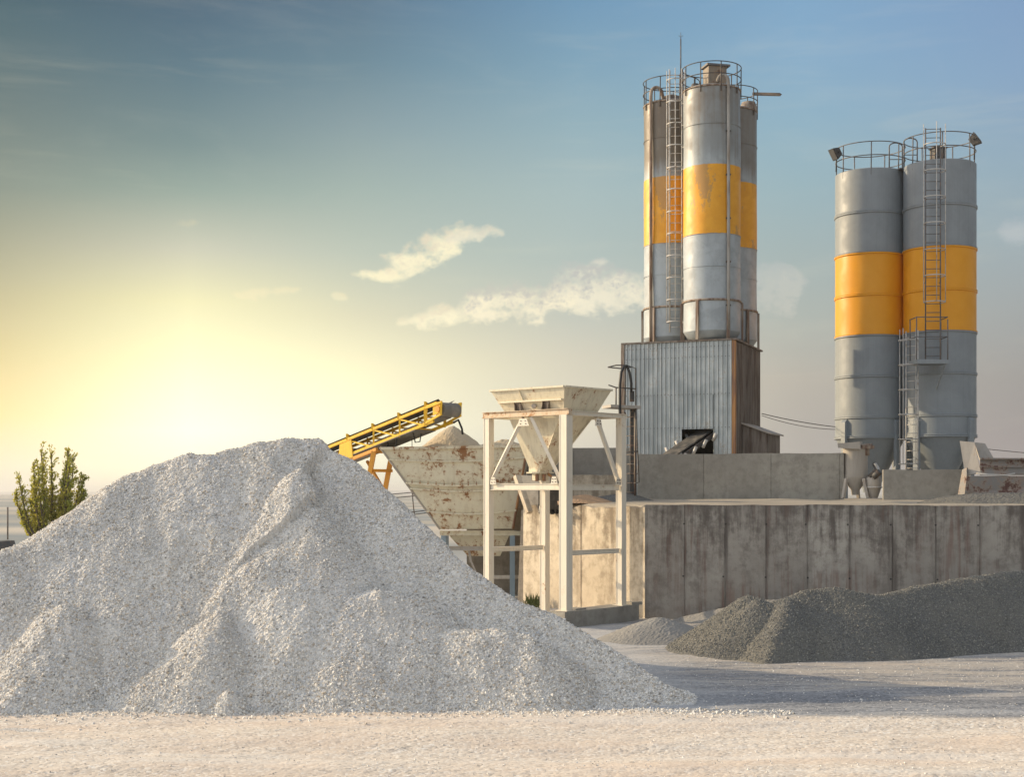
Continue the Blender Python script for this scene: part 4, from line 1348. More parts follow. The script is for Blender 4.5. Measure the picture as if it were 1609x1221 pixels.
# dangling scraper hoses
for pts, r_ in (([CP(0.1, BW, -0.55), CP(-0.1, BW, -0.52), CP(-0.25, BW, -0.85), CP(-0.28, BW, -1.05)], 0.035),
                ([CP(1.2, 0.2, -0.52), CP(1.1, 0.2, -0.92), CP(0.9, 0.2, -0.95), CP(0.85, 0.2, -0.7)], 0.02),
                ([CP(2.2, 0.1, -0.52), CP(2.25, 0.1, -0.98), CP(1.9, 0.1, -1.0), CP(1.8, 0.1, -0.52)], 0.02)):
    mb = MB(); mb.tube(pts, r_, 6); mb.build('loose_hose', M['hose'], cv)

mb = MB()
mb.tube([CP(1.5, 0.5, -0.66), CP(1.5, 0.5, -0.66) - Vector((0, 0, 0.75))], 0.012, 5)
tag(mb.build('hanging_wire', M['iron'], loc=tuple(CP(1.5, 0.5, -0.66))), 'thin dark wire hanging from the conveyor above the bin rim', 'wire')
mb = MB()
mb.tube([at(646, 757, Yb + 0.3), at(649, 790, Yb + 0.3), at(652, 818, Yb + 0.3)], 0.018, 5)
tag(mb.build('hanging_chain', M['iron'], loc=tuple(at(646, 757, Yb))), 'dark chain hanging down beside the sloping edge of the storage bin', 'chain')

# ------------------------------------------------------------------ batching tower shed
SHA = R(24)
A0 = Vector((8.15, 52.0, 0))                          # near corner
fd = Vector((-math.cos(SHA), math.sin(SHA), 0))       # along the front, to the left
sd = Vector((math.sin(SHA), math.cos(SHA), 0))        # along the right side, back
FL, SLN = 4.30, 3.75
Z0, Z1 = 3.35, gz(534, 52.0)
sh = thing('tower_shed', (A0.x - 1.5, A0.y + 2.0, Z0), 'tall corrugated steel shed with rusty flank carrying the three tower silos', 'shed')
def SP(u, v, z):
    p = A0 + fd * u + sd * v
    return Vector((p.x, p.y, z))
def corrugated(u0, u1, z0, z1, v=0.0, pitch=0.168, dep=0.05):
    mb = MB()
    prof = []
    k = math.floor(u0 / pitch)
    us = []
    while k * pitch < u1:
        b = k * pitch
        for f, h in ((0.0, 0), (0.62, 0), (0.72, 1), (0.90, 1), (1.0, 0)):
            us.append((b + f * pitch, h))
        k += 1
    pts = [(u, h) for u, h in us if u0 <= u <= u1]
    pts = [(u0, 0)] + pts + [(u1, 0)]
    vs = []
    nn = -sd * dep
    for u, h in pts:
        p = SP(u, v, z0) + nn * h
        vs.append(p); vs.append(Vector((p.x, p.y, z1)))
    fs = [(2 * i + 2, 2 * i, 2 * i + 1, 2 * i + 3) for i in range(len(pts) - 1)]
    mb.add(vs, fs)
    return mb
zs1 = gz(620, 52.3)
OU0, OU1 = 0.82, 2.02          # opening
OZ = gz(674, 52.4)
c_ = corrugated(0.10, FL, zs1, Z1)
m_ = MB()
for (u0, u1, z0, z1) in ((0.10, OU0, Z0, zs1 + 0.06), (OU1, FL, Z0, zs1 + 0.06), (OU0, OU1, OZ, zs1 + 0.06)):
    q = corrugated(u0, u1, z0, z1, v=0.012)
    c_.add(q.v, q.f)
for k in range(30):
    for z_ in (zs1 + 0.03, zs1 + 1.4, OZ + 0.05, Z1 - 0.2):
        u = 0.2 + k * 0.137
        if u < FL - 0.1:
            p = SP(u, -0.055, z_)
            c_.box(tuple(p), (0.025, 0.02, 0.025), -SHA, 1)
c_.build('front_cladding', [M['corrugated'], M['iron']], sh)
mb = MB()
for i in range(3):
    v0, v1 = 0.10 + i * (SLN - 0.1) / 3, 0.10 + (i + 1) * (SLN - 0.1) / 3 - 0.015
    a, b = SP(0.006 * (i % 2), v0, Z0), SP(0.006 * (i % 2), v1, Z0)
    mb.plate([a, b, Vector((b.x, b.y, Z1 - 0.05)), Vector((a.x, a.y, Z1 - 0.05))], 0.03)
    for k in range(6):
        vv = v0 + (k + 0.5) * (v1 - v0) / 6
        p = SP(-0.008, vv, Z0)
        mb.beam(p, Vector((p.x, p.y, Z1 - 0.08)), 0.02, 0.02)
mb.build('side_cladding', M['rust'], sh)
mb = MB()
a, b = SP(FL, 0, Z0), SP(FL, SLN, Z0)
mb.plate([b, a, Vector((a.x, a.y, Z1)), Vector((b.x, b.y, Z1))], 0.03)
a, b = SP(0, SLN, Z0), SP(FL, SLN, Z0)
mb.plate([a, b, Vector((b.x, b.y, Z1)), Vector((a.x, a.y, Z1))], 0.03)
mb.build('rear_cladding', M['rust'], sh)
mb = MB()
for s in ((0.05, 0.05),):
    p = SP(*s, Z0)
    mb.beam(p, Vector((p.x, p.y, Z1)), 0.14, 0.14, up=sd)
mb.build('corner_trim', M['rust_trim'], sh)
mb = MB()
p = SP(FL + 0.03, 0.0, Z0)
mb.beam(p, Vector((p.x, p.y, Z1)), 0.12, 0.12, up=sd)
mb.build('corner_post', M['pipe_brown'], sh)
mb = MB()
o_ = 0.08
q = [SP(-o_, -o_, Z1 + 0.002), SP(-o_, SLN + o_, Z1 + 0.002 - 0.10), SP(FL + o_, SLN + o_, Z1 - 0.10 + 0.002), SP(FL + o_, -o_, Z1 + 0.002)]
mb.hexa(q + [p + Vector((0, 0, 0.06)) for p in q])
mb.build('roof', M['rust'], sh)
# near-black wall painting the shade inside the opening
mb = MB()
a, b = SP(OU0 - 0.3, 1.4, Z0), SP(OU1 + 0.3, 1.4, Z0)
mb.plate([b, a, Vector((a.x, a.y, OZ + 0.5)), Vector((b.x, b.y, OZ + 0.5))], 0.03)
mb.build('shade_wall', M['dark_hole'], sh)
# conveyor coming out of the shed
fc = thing('feed_conveyor', tuple(SP(1.4, 0.0, Z0)), 'dark rubber belt conveyor sloping out of the shed opening', 'conveyor')
T0, T1 = SP(1.15, 0.7, gz(672, 52.5)), SP(2.15, -1.7, gz(722, 51.5))
ax = (T1 - T0).normalized(); lat = ax.cross(Vector((0, 0, 1))).normalized()
mb = MB()
w = 0.36
mb.plate([T0 - lat * w, T1 - lat * w, T1 + lat * w, T0 + lat * w], 0.05)
mb.build('belt', M['belt'], fc)
for s in (-1, 1):
    mb = MB()
    mb.beam(T0 + lat * (w + 0.1) * s + Vector((0, 0, -0.12)), T1 + lat * (w + 0.1) * s + Vector((0, 0, -0.12)), 0.06, 0.16)
    mb.build('side_frame', M['iron'] if s < 0 else M['collector'], fc)
for i in range(4):
    for s in (-1, 1):
        p = T0.lerp(T1, 0.2 + 0.22 * i) + lat * (w + 0.2) * s
        mb = MB()
        mb.tube([p + Vector((0, 0, -0.25)), p + lat * 0.16 * s + Vector((0, 0, 0.02))], 0.06, 8)
        mb.build('roller', M['galv'], fc)
# annex
an = thing('annex_shed', tuple(SP(-0.7, 2.2, Z0)), 'small rusty lean-to annex on the right flank of the tower shed', 'shed')
U0, U1, V0, V1 = -0.02, -1.0, 0.95, 2.8
za, zb_ = gz(668, 53.5), gz(684, 53.5)
mb = MB()
a, b = SP(U0, V0, Z0), SP(U1, V0, Z0)
mb.plate([a, b, Vector((b.x, b.y, zb_)), Vector((a.x, a.y, za))], 0.03)
a2, b2 = SP(U1, V0, Z0), SP(U1, V1, Z0)
mb.plate([a2, b2, Vector((b2.x, b2.y, zb_)), Vector((a2.x, a2.y, zb_))], 0.03)
a3, b3 = SP(U1, V1, Z0), SP(U0, V1, Z0)
mb.plate([a3, b3, Vector((b3.x, b3.y, za)), Vector((a3.x, a3.y, zb_))], 0.03)
for k in range(8):
    p = SP(U0 + (U1 - U0) * (k + 0.5) / 8, V0 - 0.01, Z0)
    mb.beam(p, Vector((p.x, p.y, za + (zb_ - za) * (k + 0.5) / 8 - 0.03)), 0.03, 0.03)
mb.build('wall', M['rust'], an)
mb = MB()
q = [SP(0.0, V0 - 0.12, za + 0.01), SP(U1 - 0.12, V0 - 0.12, zb_ - 0.02), SP(U1 - 0.12, V1 + 0.1, zb_ - 0.02), SP(0.0, V1 + 0.1, za + 0.01)]
mb.hexa(q + [p + Vector((0, 0, 0.05)) for p in q])
mb.build('roof', M['collector'], an)

# ------------------------------------------------------------------ silo parts
def ladder(parent, foot_, height, facing, width=0.42, cage=None, mat='rail', rung=0.33, cage_r=0.36, bars=5, cage_mat=None):
    """facing: unit vector from the wall towards the climber"""
    f = Vector(facing).normalized()
    s = Vector((0, 0, 1)).cross(f).normalized() * width / 2
    foot_ = Vector(foot_)
    mb = MB()
    upv = Vector((0, 0, height))
    mb.tube([foot_ - s, foot_ - s + upv], 0.026, 6)
    mb.tube([foot_ + s, foot_ + s + upv], 0.026, 6)
    k = 0.2
    while k < height:
        mb.tube([foot_ - s + Vector((0, 0, k)), foot_ + s + Vector((0, 0, k))], 0.015, 5)
        k += rung
    k = 0.8
    while k < height:
        for q in (-1, 1):
            mb.beam(foot_ + s * q + Vector((0, 0, k)), foot_ + s * q + Vector((0, 0, k)) - f * 0.22, 0.03, 0.03)
        k += 2.2
    lo = mb.build('ladder', M[mat], parent)
    if cage:
        z0, z1, st = cage
        mb = MB()
        sn = s.normalized()
        ctr = foot_ + f * 0.30
        def cp(a, z):
            return ctr + (sn * math.cos(a) + f * math.sin(a)) * cage_r + Vector((0, 0, z))
        k = z0
        while k <= z1 + 1e-3:
            pts = [foot_ - s + Vector((0, 0, k))] + [cp(math.pi - math.pi * i / 10, k) for i in range(11)] + [foot_ + s + Vector((0, 0, k))]
            mb.tube(pts, 0.022, 5)
            k += st
        for i in range(bars):
            a = math.pi * i / (bars - 1)
            mb.tube([cp(a, z0), cp(a, z1)], 0.016, 5)
        mb.build('safety_cage', M[cage_mat or mat], lo)
    return lo

def guardrail(parent, c, rad, z, h, posts, rmid=(0.5,), gap=None, mat='rail', r=0.021, tilt=0.0):
    mb = MB()
    a0, a1 = gap if gap else (0, 2 * math.pi)
    for f in (1.0,) + tuple(rmid):
        mb.ring((c[0], c[1], z + h * f), rad, r, 44, a0, a1)
    n = posts
    for i in range(n):
        a = a0 + (a1 - a0) * (i / n if not gap else i / (n - 1))
        p = Vector((c[0] + rad * math.cos(a), c[1] + rad * math.sin(a), z - 0.25))
        mb.tube([p, p + Vector((random.uniform(-1, 1) * 0.02, 0, h + 0.25))], r * 1.15, 6)
    return mb.build('guardrail', M[mat], parent)

def legs_round(parent, c, rad, z0, z1, n, w, a0=0.0, mat=None, name='leg', taper=0.0):
    for i in range(n):
        a = a0 + 2 * math.pi * i / n
        rd = Vector((math.cos(a), math.sin(a), 0))
        p = Vector((c[0], c[1], 0)) + rd * rad
        tg = Vector((-rd.y, rd.x, 0))
        mb = MB()
        mb.beam(Vector((p.x, p.y, z0)), Vector((p.x, p.y, z1)), w, w * 0.7, up=rd)
        if taper:
            q = p - rd * taper
            mb.hexa([Vector((p.x, p.y, z1)) + tg * w / 2 + rd * w * 0.35, Vector((p.x, p.y, z1)) - tg * w / 2 + rd * w * 0.35, Vector((p.x, p.y, z1)) - tg * w / 2 - rd * w * 0.35, Vector((p.x, p.y, z1)) + tg * w / 2 - rd * w * 0.35,
                     Vector((q.x, q.y, z1 + 0.16)) + tg * w / 2 + rd * 0.02, Vector((q.x, q.y, z1 + 0.16)) - tg * w / 2 + rd * 0.02, Vector((q.x, q.y, z1 + 0.16)) - tg * w / 2 - rd * 0.02, Vector((q.x, q.y, z1 + 0.16)) + tg * w / 2 - rd * 0.02])
        mb.build(name, mat, parent)

# ------------------------------------------------------------------ three old silos on the tower
ZR = Z1 + 0.05
TS = [
    ('front', gx(1118.5, 53.2), 53.2, 1.06, 'old grey silo with yellow band, nearest of the three on the corrugated shed'),
    ('left', gx(1055, 55.2), 55.2, 1.06, 'brown stained silo with caged ladder and goose neck pipe on the shed'),
    ('right', gx(1147, 56.2), 56.2, 1.05, 'old silo half hidden behind the front one at the right of the shed roof'),
]
ZT, ZY1, ZY0, ZG = 18.62, 15.7, 13.15, 10.72
for nm, x, y, r, lab in TS:
    si = thing('cement_silo', (x, y, ZR), lab, 'silo', 'silos on the tower shed')
    mt = material('old_silo_' + nm, silo_fn((0.37, 0.415, 0.445), (0.74, 0.355, 0.015), ZY0 - ZR, ZY1 - ZR, True,
                  grey_top={'front': (0.235, 0.255, 0.26), 'left': (0.15, 0.125, 0.095), 'right': (0.20, 0.195, 0.18)}[nm]), 0.5, 0.0)
    mb = MB()
    ph = random.random() * 6
    wob = lambda a, z: 0.006 * math.sin(3 * a + z * 1.3 + ph) + 0.004 * math.sin(7 * a - z * 2.1)
    zz = [ZR + 0.34 + (ZT - ZR - 0.34) * i / 26 for i in range(27)]
    mb.lathe((x, y, 0), [(r, z) for z in zz], 60, wob=wob)
    mb.lathe((x, y, 0), [(r, ZT), (r * 0.9, ZT + 0.06), (0.3, ZT + 0.16), (0.001, ZT + 0.17)], 40)
    mb.build('shell', mt, si)
    mb = MB()
    mb.lathe((x, y, 0), [(0.6, ZR + 0.01), (r * 0.86, ZR + 0.12), (r, ZR + 0.34)], 48)
    mb.build('cone', mt, si)
    for zr_, rt in ((ZG, 0.045), (ZY0 + 0.0, 0.012), (17.2, 0.012), (ZT - 0.03, 0.03), (11.95, 0.010)):
        mb = MB()
        mb.ring((x, y, zr_), r + 0.012, rt, 56)
        mb.build('band_ring', M['pipe_brown'] if rt > 0.02 else mt, si)
    legs_round(si, (x, y), r + 0.07, ZR + 0.0, ZG - 0.02, 6, 0.11, {'front': -1.15, 'left': -1.28, 'right': -0.02}[nm], M['pipe_brown'])
    gh = {'front': 0.84, 'left': 0.90, 'right': 0.82}[nm]
    guardrail(si, (x, y), r + 0.03, ZT, gh, 9, (0.48,), None, 'iron', 0.018)
    if nm == 'front':
        fx, fy = gx(1122, 53.6), 53.4
        mb = MB()
        mb.box((fx, fy, ZT + 0.52), (0.72, 0.55, 0.86), 0.25)
        fo = mb.build('filter_housing', M['filter_brown'], si)
        mb = MB()
        mb.box((fx + 0.02, fy, ZT + 0.99), (0.92, 0.70, 0.07), 0.25)
        mb.build('lid', M['rail'], si)
        mb = MB()
        mb.lathe((gx(1093, 53.0), 53.1, ZT + 0.05), [(0.17, 0), (0.17, 0.12), (0.12, 0.22), (0.0, 0.25)], 16)
        mb.build('valve', M['iron'], si)
        pxp = gx(1144.5, 52.2)
        ang = math.asin((pxp - x) / (r + 0.07))
        pyp = y - math.cos(ang) * (r + 0.07)
        mb = MB()
        pts = [(pxp, pyp, ZR + 0.35), (pxp, pyp, 12), (pxp, pyp, ZT + 0.05)]
        for i in range(1, 9):
            a = math.pi * i / 8
            pts.append((pxp - 0.22 * (1 - math.cos(a)) * 0.9, pyp + 0.06 * i / 8, ZT + 0.08 + 0.28 * math.sin(a)))
        mb.tube(pts, 0.06, 10)
        mb.build('fill_pipe', M['pipe_grey'], si)
        mb = MB()
        k = 10.5
        while k < 18.6:
            mb.box((pxp, pyp + 0.02, k), (0.18, 0.1, 0.05)); k += 1.6
        mb.build('pipe_clamps', M['iron'], si)
    if nm == 'left':
        lx = gx(1062, 54.0)
        ladder(si, (lx, y - r - 0.16, ZR + 0.45), ZT + 1.05 - ZR - 0.45, (-0.15, -1, 0), 0.46, (0.35, ZT + 0.95 - ZR - 0.45, 0.83), 'galv', cage_r=0.33, bars=5)
        pxp = gx(1021, 54.9)
        ang = math.asin(max(-0.98, (pxp - x) / (r + 0.09)))
        pyp = y - math.cos(ang) * (r + 0.09)
        mb = MB()
        pts = [(pxp, pyp, ZR + 0.1), (pxp, pyp, 14), (pxp, pyp, ZT + 0.25)]
        for i in range(1, 9):
            a = math.pi * i / 8
            pts.append((pxp + 0.22 * (1 - math.cos(a)), pyp + 0.10 * i / 8, ZT + 0.30 + 0.24 * math.sin(a)))
        pts.append((pxp + 0.52, pyp + 0.12, ZT - 0.02))
        mb.tube(pts, 0.065, 10)
        mb.build('fill_pipe', M['pipe_brown'], si)
        mb = MB()
        mb.lathe((x - 0.02, y - 0.3, ZT + 0.05), [(0.42, 0), (0.40, 0.2), (0.1, 0.32), (0.0, 0.33)], 20)
        mb.build('manhole', M['rust'], si)
    if nm == 'right':
        mb = MB()
        mb.lathe((gx(1176, 56.0), 56.0, ZT + 0.03), [(0.34, 0), (0.34, 0.14), (0.26, 0.34), (0.0, 0.42)], 22)
        mb.build('manhole', M['pipe_brown'], si)

mb = MB()
mxx = gx(1070, 53.9)
mb.tube([(mxx, 53.95, 17.2), (mxx, 53.95, gz(115, 53.95))], 0.045, 8)
mb.tube([(mxx, 53.95, gz(115, 53.95)), (mxx, 53.95, gz(60, 53.95))], 0.022, 8)
mb.tube([(mxx, 53.95, gz(60, 53.95)), (mxx, 53.95, gz(50, 53.95))], 0.008, 5)
for a in range(4):
    mb.tube([(mxx, 53.95, gz(58, 53.95)), (mxx + 0.09 * math.cos(a * 1.57), 53.95 + 0.09 * math.sin(a * 1.57), gz(55, 53.95))], 0.006, 4)
tag(mb.build('lightning_rod', M['iron'], loc=(mxx, 53.95, 17.2)), 'thin dark lightning rod rising between the tower silos', 'lightning rod')
mb = MB()
mb.beam(at(1183, 147, 55.6), at(1226, 148, 55.1), 0.12, 0.10)
mb.add([at(1226, 146, 55.1), at(1226, 150, 55.1), at(1229, 148, 55.1)], [(0, 1, 2)])
tag(mb.build('wooden_plank', M['wood'], loc=tuple(at(1183, 147, 55.6))), 'dark plank jutting out sideways from the top railing of the tower', 'plank')

# ------------------------------------------------------------------ twin grey silos
GS = [
    ('left', gx(1367.5, 56.7), 56.7, 1.366, 'smooth grey silo with yellow band, left one of the twin pair'),
    ('right', gx(1476.5, 55.22), 55.22, 1.366, 'smooth grey silo with yellow band and caged ladder, right one of the pair'),
]
def KZ(z):
    return EYE + (z - EYE) * 0.986
GT = KZ(16.45)
for nm, x, y, r, lab in GS:
    zo = 3.30
    si = thing('grey_silo', (x, y, zo), lab, 'silo', 'twin grey silos')
    mt = material('grey_silo_paint_' + nm, silo_fn((0.245, 0.275, 0.30), (0.75, 0.33, 0.008), KZ(9.88) - zo, KZ(13.14) - zo, False), 0.35, 0.0)
    mb = MB()
    mb.lathe((x, y, 0), [(r, KZ(5.83)), (r, KZ(8.25)), (r, KZ(9.88)), (r, KZ(11.48)), (r, KZ(13.14)), (r, KZ(14.77)), (r, GT)], 72)
    mb.lathe((x, y, 0), [(r, GT), (r * 0.97, GT + 0.03), (0.25, GT + 0.22), (0.001, GT + 0.22)], 48)
    mb.build('shell', mt, si)
    mb = MB()
    mb.lathe((x, y, 0), [(0.28, 3.62), (0.30, 3.75), (r, KZ(5.83))], 56)
    mb.build('cone', mt, si)
    for zr_ in [KZ(q) for q in (5.83, 6.62, 8.25, 9.88, 11.48, 13.14, 14.77)]:
        mb = MB()
        mb.lathe((x, y, 0), [(r, zr_ - 0.07), (r + 0.035, zr_ - 0.065), (r + 0.04, zr_ - 0.014), (r + 0.008, zr_), (r + 0.04, zr_ + 0.014), (r + 0.035, zr_ + 0.05), (r, zr_ + 0.055)], 72)
        mb.build('band_ring', mt, si)
    legs_round(si, (x, y), r + 0.05, zo - 0.05, KZ(6.42), 4, 0.22, {'left': -1.02, 'right': -0.93}[nm], mt, taper=0.1)
    guardrail(si, (x, y), r - 0.02, GT, 1.05, 7, (0.50,), None, 'rail', 0.02)
    if nm == 'left':
        gxx = gx(1418, 56.0)
        for dy in (0.0, 0.75):
            mb = MB()
            xo = gxx - 0.18 + dy * 0.5
            yy = 56.3 - dy
            pts = [(xo - 0.26, yy, GT - 0.05), (xo - 0.26, yy, GT + 1.05)] + [(xo - 0.26 + 0.26 * (1 - math.cos(math.pi * i / 8)), yy, GT + 1.05 + 0.16 * math.sin(math.pi * i / 8)) for i in range(1, 8)] + [(xo + 0.26, yy, GT + 1.05), (xo + 0.26, yy, GT - 0.05)]
            mb.tube(pts, 0.026, 7)
            mb.tube([(xo - 0.26, yy, GT + 0.55), (xo + 0.26, yy, GT + 0.55)], 0.018, 6)
            mb.build('gate_hoop', M['rail'], si)
        mb = MB()
        mb.box((gxx - 0.02, 55.95, GT + 0.0), (0.75, 0.9, 0.05), 0.3)
        mb.build('walkway', M['rail'], si)
    else:
        # upper ladder with its cage
        lx = gx(1467, 53.6)
        zl0 = gz(567, 53.4)
        ladder(si, (lx, y - r - 0.18, zl0), GT + 1.12 - zl0, (-0.10, -1, 0), 0.55, (2.2, GT + 1.2 - zl0, 0.985), 'rail', cage_r=0.40, bars=3, cage_mat='galv')
        # landing
        lc = Vector((gx(1462, 53.1), y - r - 0.52, zl0))
        mb = MB()
        mb.box((lc.x, lc.y, zl0 - 0.07), (1.2, 0.95, 0.16), 0.06)
        la = mb.build('landing', mt, si)
        mb = MB()
        for (dx_, dy_) in ((-0.58, -0.46), (0.58, -0.46), (0.58, 0.40), (-0.58, 0.40), (0.30, -0.46)):
            mb.tube([(lc.x + dx_, lc.y + dy_, zl0), (lc.x + dx_, lc.y + dy_, zl0 + (1.6 if dx_ < 0.5 else 1.5))], 0.022, 6)
        for zq in (0.85, 1.58):
            mb.tube([(lc.x - 0.58, lc.y + 0.40, zl0 + zq), (lc.x - 0.58, lc.y - 0.46, zl0 + zq), (lc.x + 0.58, lc.y - 0.46, zl0 + zq), (lc.x + 0.58, lc.y + 0.4, zl0 + zq)], 0.02, 6)
        mb.build('landing_rail', M['rail'], si)
        mb = MB()
        for dx_ in (-0.5, 0.5):
            mb.beam((lc.x + dx_, lc.y - 0.42, zl0 - 0.14), (lc.x + dx_ * 0.85, lc.y + 0.42, zl0 - 1.05), 0.05, 0.05)
        mb.build('landing_bracket', mt, si)
        # lower ladder in the corner between the silos
        fx_ = gx(1432.5, 53.8)
        ladder(si, (fx_, 53.75, 3.35), gz(520, 53.8) - 3.35, (-0.72, -0.70, 0), 0.50, (1.35, gz(518, 53.8) - 3.35, 0.93), 'galv', cage_r=0.34, bars=3)
        mb = MB()
        mb.box((gx(1474, 55.2), 55.2, GT + 0.42), (0.48, 0.42, 0.55), 0.2)
        mb.box((gx(1474, 55.2), 55.2, GT + 0.72), (0.56, 0.48, 0.05), 0.2)
        mb.build('filter_box', M['iron'], si)

def floodlight(p, yaw, pitch, label):
    o = thing('floodlight', tuple(p), label, 'floodlight')
    fw = Vector((math.cos(yaw) * math.cos(pitch), math.sin(yaw) * math.cos(pitch), math.sin(pitch)))
    sx = fw.cross(Vector((0, 0, 1))).normalized()
    u = sx.cross(fw).normalized()
    mb = MB()
    a = p + fw * 0.16; b = p - fw * 0.16
    W, H = 0.19, 0.24
    q1 = [b - sx * W * 0.6 - u * H * 0.6, b + sx * W * 0.6 - u * H * 0.6, b + sx * W * 0.6 + u * H * 0.6, b - sx * W * 0.6 + u * H * 0.6]
    q2 = [a - sx * W - u * H, a + sx * W - u * H, a + sx * W + u * H, a - sx * W + u * H]
    mb.hexa(q1 + q2)
    mb.build('housing', M['lamp_body'], o)
    mb = MB()
    c = [a + fw * 0.012 + (q - a) * 0.88 for q in q2]
    mb.plate(c, 0.008)
    mb.build('lens', M['lamp_glass'], o)
    mb = MB()
    mb.tube([p - u * 0.02, p - Vector((0, 0, 0.75))], 0.03, 6)
    mb.beam(p - sx * 0.26, p + sx * 0.26, 0.03, 0.04)
    mb.build('bracket', M['iron'], o)
floodlight(at(1314, 240, 56.4), R(200), R(-30), 'dark floodlight on the railing at the far left of the twin silos')
floodlight(at(1531, 220, 55.1), R(335), R(35), 'dark floodlight tilted up on the right end of the twin silo railing')

# ------------------------------------------------------------------ access ladder by the shed, with platform and hose
al = thing('access_ladder', (gx(988, 45.2), 45.2, 3.35), 'rusty access ladder with small platform and hooped rail beside the shed', 'ladder')
YA = 45.2
mb = MB()
px_ = gx(996, YA)
mb.beam((px_, YA + 0.25, 3.3), (px_, YA + 0.25, gz(638, YA)), 0.20, 0.20)
mb.build('column', M['iron'], al)
ladder(al, (gx(990, YA), YA, 3.42), gz(648, YA) - 3.42, (-0.5, -0.86, 0), 0.34, None, 'pipe_brown', rung=0.30)
mb = MB()
mb.beam(at(953, 639, YA - 0.2), at(1000, 641, YA + 0.1), 0.75, 0.09)
mb.build('platform', M['collector'], al)
mb = MB()
for pts in ([(955, 577), (968, 574), (985, 574), (999, 579), (999, 640)], [(955, 577), (975, 579), (992, 577)], [(956, 605), (968, 609), (998, 611)], [(968, 608), (968, 640)], [(983, 576), (982, 640)], [(999, 640), (1001, 690), (1004, 758), (996, 760)], [(984, 711), (1003, 709)]):
    mb.tube([at(a, b, YA - 0.25 + 0.02 * i) for i, (a, b) in enumerate(pts)], 0.022, 6)
mb.build('hooped_rail', M['iron'], al)
mb = MB()
mb.box(tuple(at(993, 623, YA)), (0.14, 0.16, 0.34)); mb.build('switch_box', M['iron'], al)
mb = MB()
hp_ = [(981, 720), (976, 706), (974, 680), (974, 640), (974, 605), (976, 585), (980, 576), (985, 575), (989, 585), (992, 602), (992, 616)]
mb.tube([at(a, b, YA - 0.55 + 0.03 * i) for i, (a, b) in enumerate(hp_)], 0.045, 8)
tag(mb.build('rubber_hose', M['hose'], loc=tuple(at(975, 640, YA))), 'black rubber hose looped over the hooped rail of the access ladder', 'hose')

# ------------------------------------------------------------------ dust collector between parapet and block wall
dc = thing('dust_collector', (gx(1345, 45.6), 45.6, 3.35), 'dusty beige dust collector vessel on splayed legs before the left grey silo', 'dust collector')
YD = 45.4
cxd = gx(1344, YD)
def zt_(py): return gz(py, YD)
mb = MB()
mb.lathe((cxd, YD, 0), [(0.385, zt_(748)), (0.385, zt_(706)), (0.40, zt_(704)), (0.0, zt_(703))], 36)
mb.build('vessel', M['collector'], dc)
mb = MB()
mb.hexa([at(1317, 704, YD - 0.35), at(1352, 706, YD - 0.55), at(1356, 705, YD + 0.2), at(1322, 703, YD + 0.4), at(1316, 697, YD - 0.35), at(1351, 694, YD - 0.55), at(1355, 694, YD + 0.2), at(1321, 697, YD + 0.4)])
mb.build('lid', M['collector'], dc)
mb = MB()
mb.box(tuple(at(1361, 703, YD - 0.2)), (0.42, 0.35, 0.10), 0.1)
mb.tube([at(1361, 716, YD - 0.2), at(1361, 700, YD - 0.2)], 0.11, 12)
mb.tube([at(1352, 701, YD - 0.3), at(1370, 699, YD - 0.2)], 0.05, 8)
mb.build('pulse_valve', M['pipe_brown'], dc)
mb = MB()
mb.lathe((cxd, YD, 0), [(0.12, zt_(778)), (0.14, zt_(770)), (0.40, zt_(752)), (0.40, zt_(747))], 30)
mb.build('hopper_cone', M['collector'], dc)
for (a, b) in (((1330, 752), (1325, 783)), ((1357, 752), (1364, 783)), ((1346, 752), (1349, 783))):
    mb = MB()
    dy_ = -0.42 if a[0] != 1346 else 0.45
    mb.beam(at(a[0], a[1], YD + dy_), at(b[0], b[1], YD + dy_ * 1.2), 0.09, 0.09)
    mb.build('leg', M['collector'], dc)
bv = thing('blower_vessel', (gx(1372, 45.0), 45.0, 3.35), 'small dark tilted blower vessel standing right of the dust collector', 'machine')
mb = MB()
c = Vector((gx(1373, 45.0), 45.0, 0))
mb.lathe(c, [(0.12, gz(783, 45)), (0.20, gz(772, 45)), (0.24, gz(765, 45)), (0.24, gz(752, 45)), (0.10, gz(745, 45))], 24)
mb.build('vessel', M['collector'], bv)
mb = MB()
mb.ring((c.x, c.y, gz(766, 45)), 0.25, 0.025, 28); mb.build('flange', M['galv'], bv)
mb = MB()
mb.tube([at(1366, 750, 44.9), at(1378, 738, 44.9), at(1374, 728, 45.0)], 0.08, 10)
mb.tube([at(1372, 750, 44.8), at(1383, 741, 44.7)], 0.10, 12)
mb.build('motor', M['iron'], bv)
mb = MB()
mb.plate([at(1374, 728, 44.8), at(1381, 740, 44.8), at(1383, 737, 44.9), at(1377, 727, 44.9)], 0.03); mb.build('guard_flap', M['galv'], bv)

# ------------------------------------------------------------------ steel trough at the right edge
tr = thing('steel_trough', (gx(1560, 43), 43.2, 3.35), 'stained steel loading trough with tilted end plates at the right edge', 'trough')
YT = 42.6
mb = MB()
mb.plate([at(1517, 748, YT + 0.2), at(1541, 742, YT), at(1531, 695, YT + 0.4), at(1508, 693, YT + 0.6)], 0.05)
mb.plate([at(1540, 722, YT + 0.5), at(1562, 721, YT + 0.6), at(1548, 697, YT + 0.9), at(1531, 695, YT + 0.8)], 0.05)
mb.build('end_plate', M['collector'], tr)
mb = MB()
mb.plate([at(1540, 746, YT), at(1800, 746, YT - 1.0), at(1800, 722, YT - 0.9), at(1540, 720, YT + 0.1)], 0.06)
mb.beam(at(1540, 733, YT - 0.02), at(1800, 734, YT - 1.02), 0.04, 0.04)
mb.beam(at(1540, 721, YT + 0.02), at(1800, 722, YT - 0.98), 0.12, 0.05)
